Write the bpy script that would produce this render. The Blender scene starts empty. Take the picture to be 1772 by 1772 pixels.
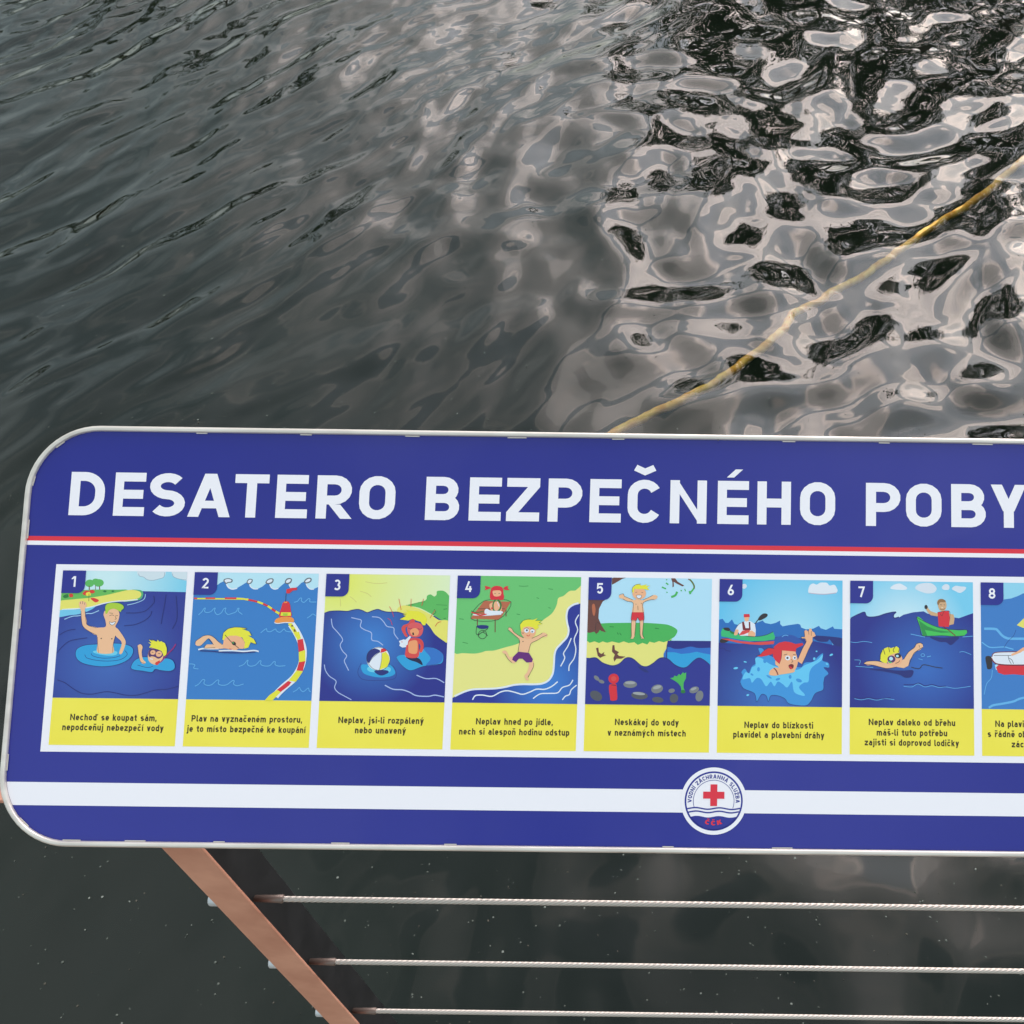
import bpy, bmesh, math, random
import numpy as np
from mathutils import Matrix, Vector, geometry
R = math.radians
sc = bpy.context.scene
col = sc.collection

# ------------------------------------------------------------------ camera
HC = 2.3                                   # camera height above the water
cam = bpy.data.cameras.new('camera')
cam.sensor_width = 36; cam.lens = 36 * 1900 / 1772
cam.shift_x = (886 - 1325) / 1772          # the photograph is the left part of a wider frame
cam.clip_start = 0.02; cam.clip_end = 3000
cam_o = bpy.data.objects.new('camera', cam); col.objects.link(cam_o)
cam_o.matrix_world = Matrix.Translation((0, 0, HC)) @ Matrix.Rotation(R(41.04), 4, 'X') @ Matrix.Rotation(R(.78), 4, 'Z')
sc.camera = cam_o
sc.view_settings.view_transform = 'Standard'; sc.view_settings.look = 'None'
sc.view_settings.gamma = 1; sc.view_settings.use_curve_mapping = False
sc.view_settings.exposure = 0.0

# ------------------------------------------------------------------ world: overcast sky, thin bright cloud ahead to the right
SUN_AZ, SUN_EL = 22.0, 31.0
sd = Vector((math.sin(R(SUN_AZ)) * math.cos(R(SUN_EL)), math.cos(R(SUN_AZ)) * math.cos(R(SUN_EL)), math.sin(R(SUN_EL))))
world = bpy.data.worlds.new('World'); sc.world = world; world.use_nodes = True
wt = world.node_tree; wt.nodes.clear()
def N(t, kind, **kw):
    n = t.nodes.new(kind)
    for k, v in kw.items(): setattr(n, k, v)
    return n
def math_n(t, op, a, b=None, c=None, clamp=False):
    n = N(t, 'ShaderNodeMath', operation=op, use_clamp=clamp)
    for i, v in enumerate((a, b, c)):
        if v is None: continue
        if isinstance(v, (int, float)): n.inputs[i].default_value = v
        else: t.links.new(v, n.inputs[i])
    return n.outputs[0]
def ramp(t, fac, stops):
    n = N(t, 'ShaderNodeValToRGB'); t.links.new(fac, n.inputs[0])
    e = n.color_ramp.elements
    while len(e) < len(stops): e.new(0.5)
    for el, (p, c) in zip(e, stops):
        el.position = p; el.color = (*c, 1) if len(c) == 3 else c
    return n.outputs[0]
def mixc(t, fac, a, b, mode='MIX'):
    n = N(t, 'ShaderNodeMix', data_type='RGBA', blend_type=mode)
    for s, v in ((0, fac), (6, a), (7, b)):
        if isinstance(v, (int, float)): n.inputs[s].default_value = v
        elif isinstance(v, tuple): n.inputs[s].default_value = (*v, 1)
        else: t.links.new(v, n.inputs[s])
    return n.outputs[2]
sky = N(wt, 'ShaderNodeTexSky', sky_type='NISHITA', sun_disc=False)
sky.sun_elevation = R(SUN_EL); sky.sun_rotation = R(SUN_AZ)
sky.dust_density = 3
b_sky = N(wt, 'ShaderNodeBackground'); wt.links.new(sky.outputs[0], b_sky.inputs[0]); b_sky.inputs[1].default_value = 0.05
tc = N(wt, 'ShaderNodeTexCoord')
sep = N(wt, 'ShaderNodeSeparateXYZ'); wt.links.new(tc.outputs['Generated'], sep.inputs[0])
zc = math_n(wt, 'ADD', math_n(wt, 'MAXIMUM', sep.outputs[2], 0.0), 0.18)
cmb = N(wt, 'ShaderNodeCombineXYZ')
wt.links.new(math_n(wt, 'DIVIDE', sep.outputs[0], zc), cmb.inputs[0]); wt.links.new(math_n(wt, 'DIVIDE', sep.outputs[1], zc), cmb.inputs[1])
n1 = N(wt, 'ShaderNodeTexNoise'); wt.links.new(cmb.outputs[0], n1.inputs['Vector'])
n1.inputs['Scale'].default_value = 2.7; n1.inputs['Detail'].default_value = 1.6; n1.inputs['Roughness'].default_value = .42; n1.inputs['Distortion'].default_value = .5
n2 = N(wt, 'ShaderNodeTexNoise'); wt.links.new(cmb.outputs[0], n2.inputs['Vector'])
n2.inputs['Scale'].default_value = 1.6; n2.inputs['Detail'].default_value = 3; n2.inputs['Distortion'].default_value = .3
dt = N(wt, 'ShaderNodeVectorMath', operation='DOT_PRODUCT'); wt.links.new(tc.outputs['Generated'], dt.inputs[0]); dt.inputs[1].default_value = sd
glow = ramp(wt, math_n(wt, 'MULTIPLY_ADD', math_n(wt, 'SUBTRACT', n2.outputs[0], .5), .30, dt.outputs['Value']), [(0.0, (0,)*3), (.62, (.0,)*3), (.76, (.05,)*3), (.84, (.17,)*3), (.91, (.46,)*3), (.96, (.85,)*3), (1.0, (1,)*3)])
cl = ramp(wt, n1.outputs[0], [(.26, (.32,)*3), (.38, (.06,)*3), (.46, (.20,)*3), (.485, (.95,)*3), (.51, (.60,)*3), (.58, (.72,)*3), (.70, (.25,)*3)])
big = ramp(wt, n2.outputs[0], [(.35, (0,)*3), (.65, (1,)*3)])
base = mixc(wt, big, (.54, .67, .65), (1.0, 1.12, 1.08))
SKY_G = 9.0
lit = mixc(wt, cl, (.26, .30, .38), (1.22, 1.01, .93))
amt = math_n(wt, 'MULTIPLY', glow, SKY_G)
gl = mixc(wt, 1.0, lit, amt, 'MULTIPLY')
tot = mixc(wt, 1.0, base, gl, 'ADD')
tot = mixc(wt, 1.0, tot, mixc(wt, cl, (.86, .88, .88), (1.20, 1.17, 1.15)), 'MULTIPLY')
b_cl = N(wt, 'ShaderNodeBackground'); wt.links.new(tot, b_cl.inputs[0]); b_cl.inputs[1].default_value = 0.86
addw = N(wt, 'ShaderNodeAddShader'); wt.links.new(b_sky.outputs[0], addw.inputs[0]); wt.links.new(b_cl.outputs[0], addw.inputs[1])
wo = N(wt, 'ShaderNodeOutputWorld'); wt.links.new(addw.outputs[0], wo.inputs[0])
# sun behind thin cloud
sl = bpy.data.lights.new('sun', 'SUN'); sl.energy = 0.5; sl.angle = R(60); sl.color = (1, .92, .86)
so = bpy.data.objects.new('sun', sl); col.objects.link(so)
so.rotation_euler = sd.to_track_quat('Z', 'Y').to_euler()

# ------------------------------------------------------------------ helpers
def srgb(r, g, b):
    f = lambda c: (c / 255 / 12.92) if c / 255 <= .04045 else ((c / 255 + .055) / 1.055) ** 2.4
    return (f(r), f(g), f(b))
MATS = {}
def mat(name, color, rough=.5, metal=0, coat=0, spec=.5):
    if name in MATS: return MATS[name]
    m = bpy.data.materials.new(name); m.use_nodes = True
    b = m.node_tree.nodes['Principled BSDF']
    b.inputs['Base Color'].default_value = (*color, 1); b.inputs['Roughness'].default_value = rough
    b.inputs['Metallic'].default_value = metal; b.inputs['Coat Weight'].default_value = coat
    b.inputs['Specular IOR Level'].default_value = spec
    m.diffuse_color = (*color, 1)
    MATS[name] = m; return m
def bsdf(m): return m.node_tree.nodes['Principled BSDF']
def noise_color(m, c1, c2, scale, detail=4, lo=.35, hi=.65, bump=0, bscale=None, stretch=(1, 1, 1), bdist=.001):
    t = m.node_tree; b = bsdf(m)
    tcn = N(t, 'ShaderNodeTexCoord'); mp = N(t, 'ShaderNodeMapping'); t.links.new(tcn.outputs['Object'], mp.inputs[0]); mp.inputs['Scale'].default_value = stretch
    n = N(t, 'ShaderNodeTexNoise'); t.links.new(mp.outputs[0], n.inputs['Vector']); n.inputs['Scale'].default_value = scale; n.inputs['Detail'].default_value = detail
    t.links.new(ramp(t, n.outputs[0], [(lo, c1), (hi, c2)]), b.inputs['Base Color'])
    if bump:
        nb = N(t, 'ShaderNodeTexNoise'); t.links.new(mp.outputs[0], nb.inputs['Vector']); nb.inputs['Scale'].default_value = bscale or scale; nb.inputs['Detail'].default_value = 3
        bp = N(t, 'ShaderNodeBump'); bp.inputs['Strength'].default_value = bump; bp.inputs['Distance'].default_value = bdist
        t.links.new(nb.outputs[0], bp.inputs['Height']); t.links.new(bp.outputs[0], b.inputs['Normal'])
    return m
def link(name, me, parent=None, mats=(), **props):
    o = bpy.data.objects.new(name, me); col.objects.link(o)
    for m in mats: me.materials.append(m)
    if parent is not None: o.parent = parent
    for k, v in props.items(): o[k] = v
    return o
def empty(name, M, **props):
    o = bpy.data.objects.new(name, None); col.objects.link(o); o.matrix_world = M; o.empty_display_size = .05
    for k, v in props.items(): o[k] = v
    return o
class MB:
    """collects flat or solid pieces into one mesh"""
    def __init__(s): s.v = []; s.f = []; s.mi = []; s.sm = []; s.mats = []
    def slot(s, m):
        if m not in s.mats: s.mats.append(m)
        return s.mats.index(m)
    def add(s, vs, fs, m, smooth=False):
        o = len(s.v); s.v += [tuple(v) for v in vs]; k = s.slot(m)
        for f in fs: s.f.append([i + o for i in f]); s.mi.append(k); s.sm.append(smooth)
    def poly(s, pts, z, m):
        if len(pts) < 3: return
        a = sum(pts[i - 1][0] * pts[i][1] - pts[i][0] * pts[i - 1][1] for i in range(len(pts)))
        if a < 0: pts = pts[::-1]
        tr = geometry.tessellate_polygon([[Vector((x, y, 0)) for x, y in pts]])
        fs = []
        for t in tr:
            (x0, y0), (x1, y1), (x2, y2) = (pts[i] for i in t)
            c = (x1 - x0) * (y2 - y0) - (x2 - x0) * (y1 - y0)
            if abs(c) < 1e-14: continue
            fs.append(t if c > 0 else t[::-1])
        s.add([(x, y, z) for x, y in pts], fs, m)
    def ribbon(s, pts, w, z, m, closed=False):
        vs, fs = ribbon(pts, w, closed); s.add([(x, y, z) for x, y in vs], fs, m)
    def box(s, x0, x1, y0, y1, z0, z1, m, bev=0):
        bm = bmesh.new(); bmesh.ops.create_cube(bm, size=1)
        for v in bm.verts: v.co = Vector(((x0 + x1) / 2 + v.co.x * (x1 - x0), (y0 + y1) / 2 + v.co.y * (y1 - y0), (z0 + z1) / 2 + v.co.z * (z1 - z0)))
        if bev: bmesh.ops.bevel(bm, geom=bm.edges[:], offset=bev, segments=2, affect='EDGES', profile=.6)
        bm.verts.index_update(); s.add([v.co[:] for v in bm.verts], [[v.index for v in f.verts] for f in bm.faces], m, False); bm.free()
    def tube(s, path, r, m, n=12, caps=True):
        P = [Vector(p) for p in path]; vs = []; fs = []
        rr = r if isinstance(r, (list, tuple)) else [r] * len(P)
        up = Vector((0, 0, 1)) if abs((P[-1] - P[0]).normalized().z) < .9 else Vector((1, 0, 0))
        for i, p in enumerate(P):
            d = (P[min(i + 1, len(P) - 1)] - P[max(i - 1, 0)]).normalized(); a = d.cross(up).normalized(); b = a.cross(d)
            for k in range(n):
                t = 2 * math.pi * k / n; vs.append(p + (a * math.cos(t) + b * math.sin(t)) * rr[i])
        for i in range(len(P) - 1):
            for k in range(n): fs.append([i * n + k, i * n + (k + 1) % n, (i + 1) * n + (k + 1) % n, (i + 1) * n + k])
        if caps: fs.append(list(range(n))[::-1]); fs.append([(len(P) - 1) * n + k for k in range(n)])
        s.add(vs, fs, m, True)
    def build(s, name, parent=None, **props):
        me = bpy.data.meshes.new(name); me.from_pydata(s.v, [], s.f)
        me.polygons.foreach_set('material_index', s.mi); me.polygons.foreach_set('use_smooth', s.sm); me.update()
        return link(name, me, parent, s.mats, **props)
def ribbon(pts, w, closed=False):
    P = [pts[0]]
    for p in pts[1:]:
        if (p[0] - P[-1][0]) ** 2 + (p[1] - P[-1][1]) ** 2 > 1e-12: P.append(p)
    if closed and len(P) > 2 and (P[0][0] - P[-1][0]) ** 2 + (P[0][1] - P[-1][1]) ** 2 < 1e-12: P.pop()
    n = len(P); vs = []; h = w / 2
    if n < 2: return [], []
    for i in range(n):
        ds = []
        if i > 0 or closed: a = P[i - 1]; ds.append((P[i][0] - a[0], P[i][1] - a[1]))
        if i < n - 1 or closed: b = P[(i + 1) % n]; ds.append((b[0] - P[i][0], b[1] - P[i][1]))
        ns = []
        for dx, dy in ds:
            l = math.hypot(dx, dy) or 1e-9; ns.append((-dy / l, dx / l))
        if len(ns) == 2:
            mx, my = ns[0][0] + ns[1][0], ns[0][1] + ns[1][1]; l = math.hypot(mx, my)
            if l < .3: mx, my = ns[1]; k = 1
            else: mx, my = mx / l, my / l; k = min(1 / max(.3, mx * ns[0][0] + my * ns[0][1]), 1.6)
        else: (mx, my), k = ns[0], 1
        vs += [(P[i][0] - mx * h * k, P[i][1] - my * h * k), (P[i][0] + mx * h * k, P[i][1] + my * h * k)]
    fs = []
    for i in range(n if closed else n - 1):
        j = (i + 1) % n; fs.append([2 * i, 2 * j, 2 * j + 1, 2 * i + 1])
    return vs, fs
def smooth(pts, closed, n=4):
    out = []; L = len(pts)
    if L < 3: return [tuple(pts[0][c] + (pts[1][c] - pts[0][c]) * i / 24 for c in (0, 1)) for i in range(25)]
    if not closed and pts[0] == pts[-1]: closed = True; pts = pts[:-1]; L -= 1; loop = True
    else: loop = False
    g = (lambda i: pts[i % L]) if closed else (lambda i: pts[min(max(i, 0), L - 1)])
    for i in range(L if closed else L - 1):
        p0, p1, p2, p3 = g(i - 1), g(i), g(i + 1), g(i + 2)
        for k in range(n):
            t = k / n
            out.append(tuple(.5 * (2 * p1[c] + (p2[c] - p0[c]) * t + (2 * p0[c] - 5 * p1[c] + 4 * p2[c] - p3[c]) * t * t + (3 * p1[c] - p0[c] - 3 * p2[c] + p3[c]) * t ** 3) for c in (0, 1)))
    if not closed: out.append(pts[-1])
    elif loop: out.append(out[0])
    return out
def clip(pts, x0, x1, y0, y1):
    for ax, lim, sg in ((0, x0, 1), (0, x1, -1), (1, y0, 1), (1, y1, -1)):
        o = []
        for i in range(len(pts)):
            a, b = pts[i - 1], pts[i]; ia, ib = (a[ax] - lim) * sg >= 0, (b[ax] - lim) * sg >= 0
            if ia != ib:
                t = (lim - a[ax]) / (b[ax] - a[ax]); o.append((a[0] + (b[0] - a[0]) * t, a[1] + (b[1] - a[1]) * t))
            if ib: o.append(b)
        pts = o
        if not pts: return []
    return pts

TITLE=[('D', 0.1, 21.3), ('E', 27.2, 46.0), ('S', 48.7, 70.7), ('A', 73.0, 98.3), ('T', 100.7, 121.6), ('E', 126.4, 145.7), ('R', 151.1, 172.6), ('O', 177.3, 199.4), ('B', 218.1, 238.9), ('E', 244.9, 264.6), ('Z', 267.9, 288.2), ('P', 293.4, 314.4), ('E', 319.1, 338.4), ('Č', 342.4, 363.1), ('N', 368.6, 391.1), ('É', 397.9, 417.1), ('H', 422.4, 443.1), ('O', 448.8, 470.5), ('P', 489.5, 510.9), ('O', 514.3, 536.3), ('B', 542.3, 563.7), ('Y', 567.3, 588.5)]
CAPTIONS={1: [('Nechoď se koupat sám,', 15.4, 84.1, 119.3), ('nepodceňuj nebezpečí vody', 9.8, 90.1, 127.2)], 2: [('Plav na vyznačeném prostoru,', 5.5, 93.6, 119.2), ('je to místo bezpečné ke koupání', 2.6, 96.6, 127.3)], 3: [('Neplav, jsi-li rozpálený', 16.1, 84.1, 119.0), ('nebo unavený', 29.8, 70.3, 126.9)], 4: [('Neplav hned po jídle,', 19.6, 81.0, 118.8), ('nech si alespoň hodinu odstup', 6.5, 94.4, 126.9)], 5: [('Neskákej do vody', 24.4, 75.4, 118.0), ('v neznámých místech', 18.8, 81.2, 126.4)], 6: [('Neplav do blízkosti', 21.8, 76.9, 119.0), ('plavidel a plavební dráhy', 13.0, 85.9, 126.7)], 7: [('Neplav daleko od břehu', 15.3, 84.8, 115.6), ('máš-li tuto potřebu', 21.7, 78.3, 123.8), ('zajisti si doprovod lodičky', 12.1, 87.7, 131.6)], 8: [('Na plavi', 10.8, 33.8, 115.8), ('s řádně ob', 4.6, 35.6, 123.9), ('zác', 23.8, 33.6, 131.8)]}
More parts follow.
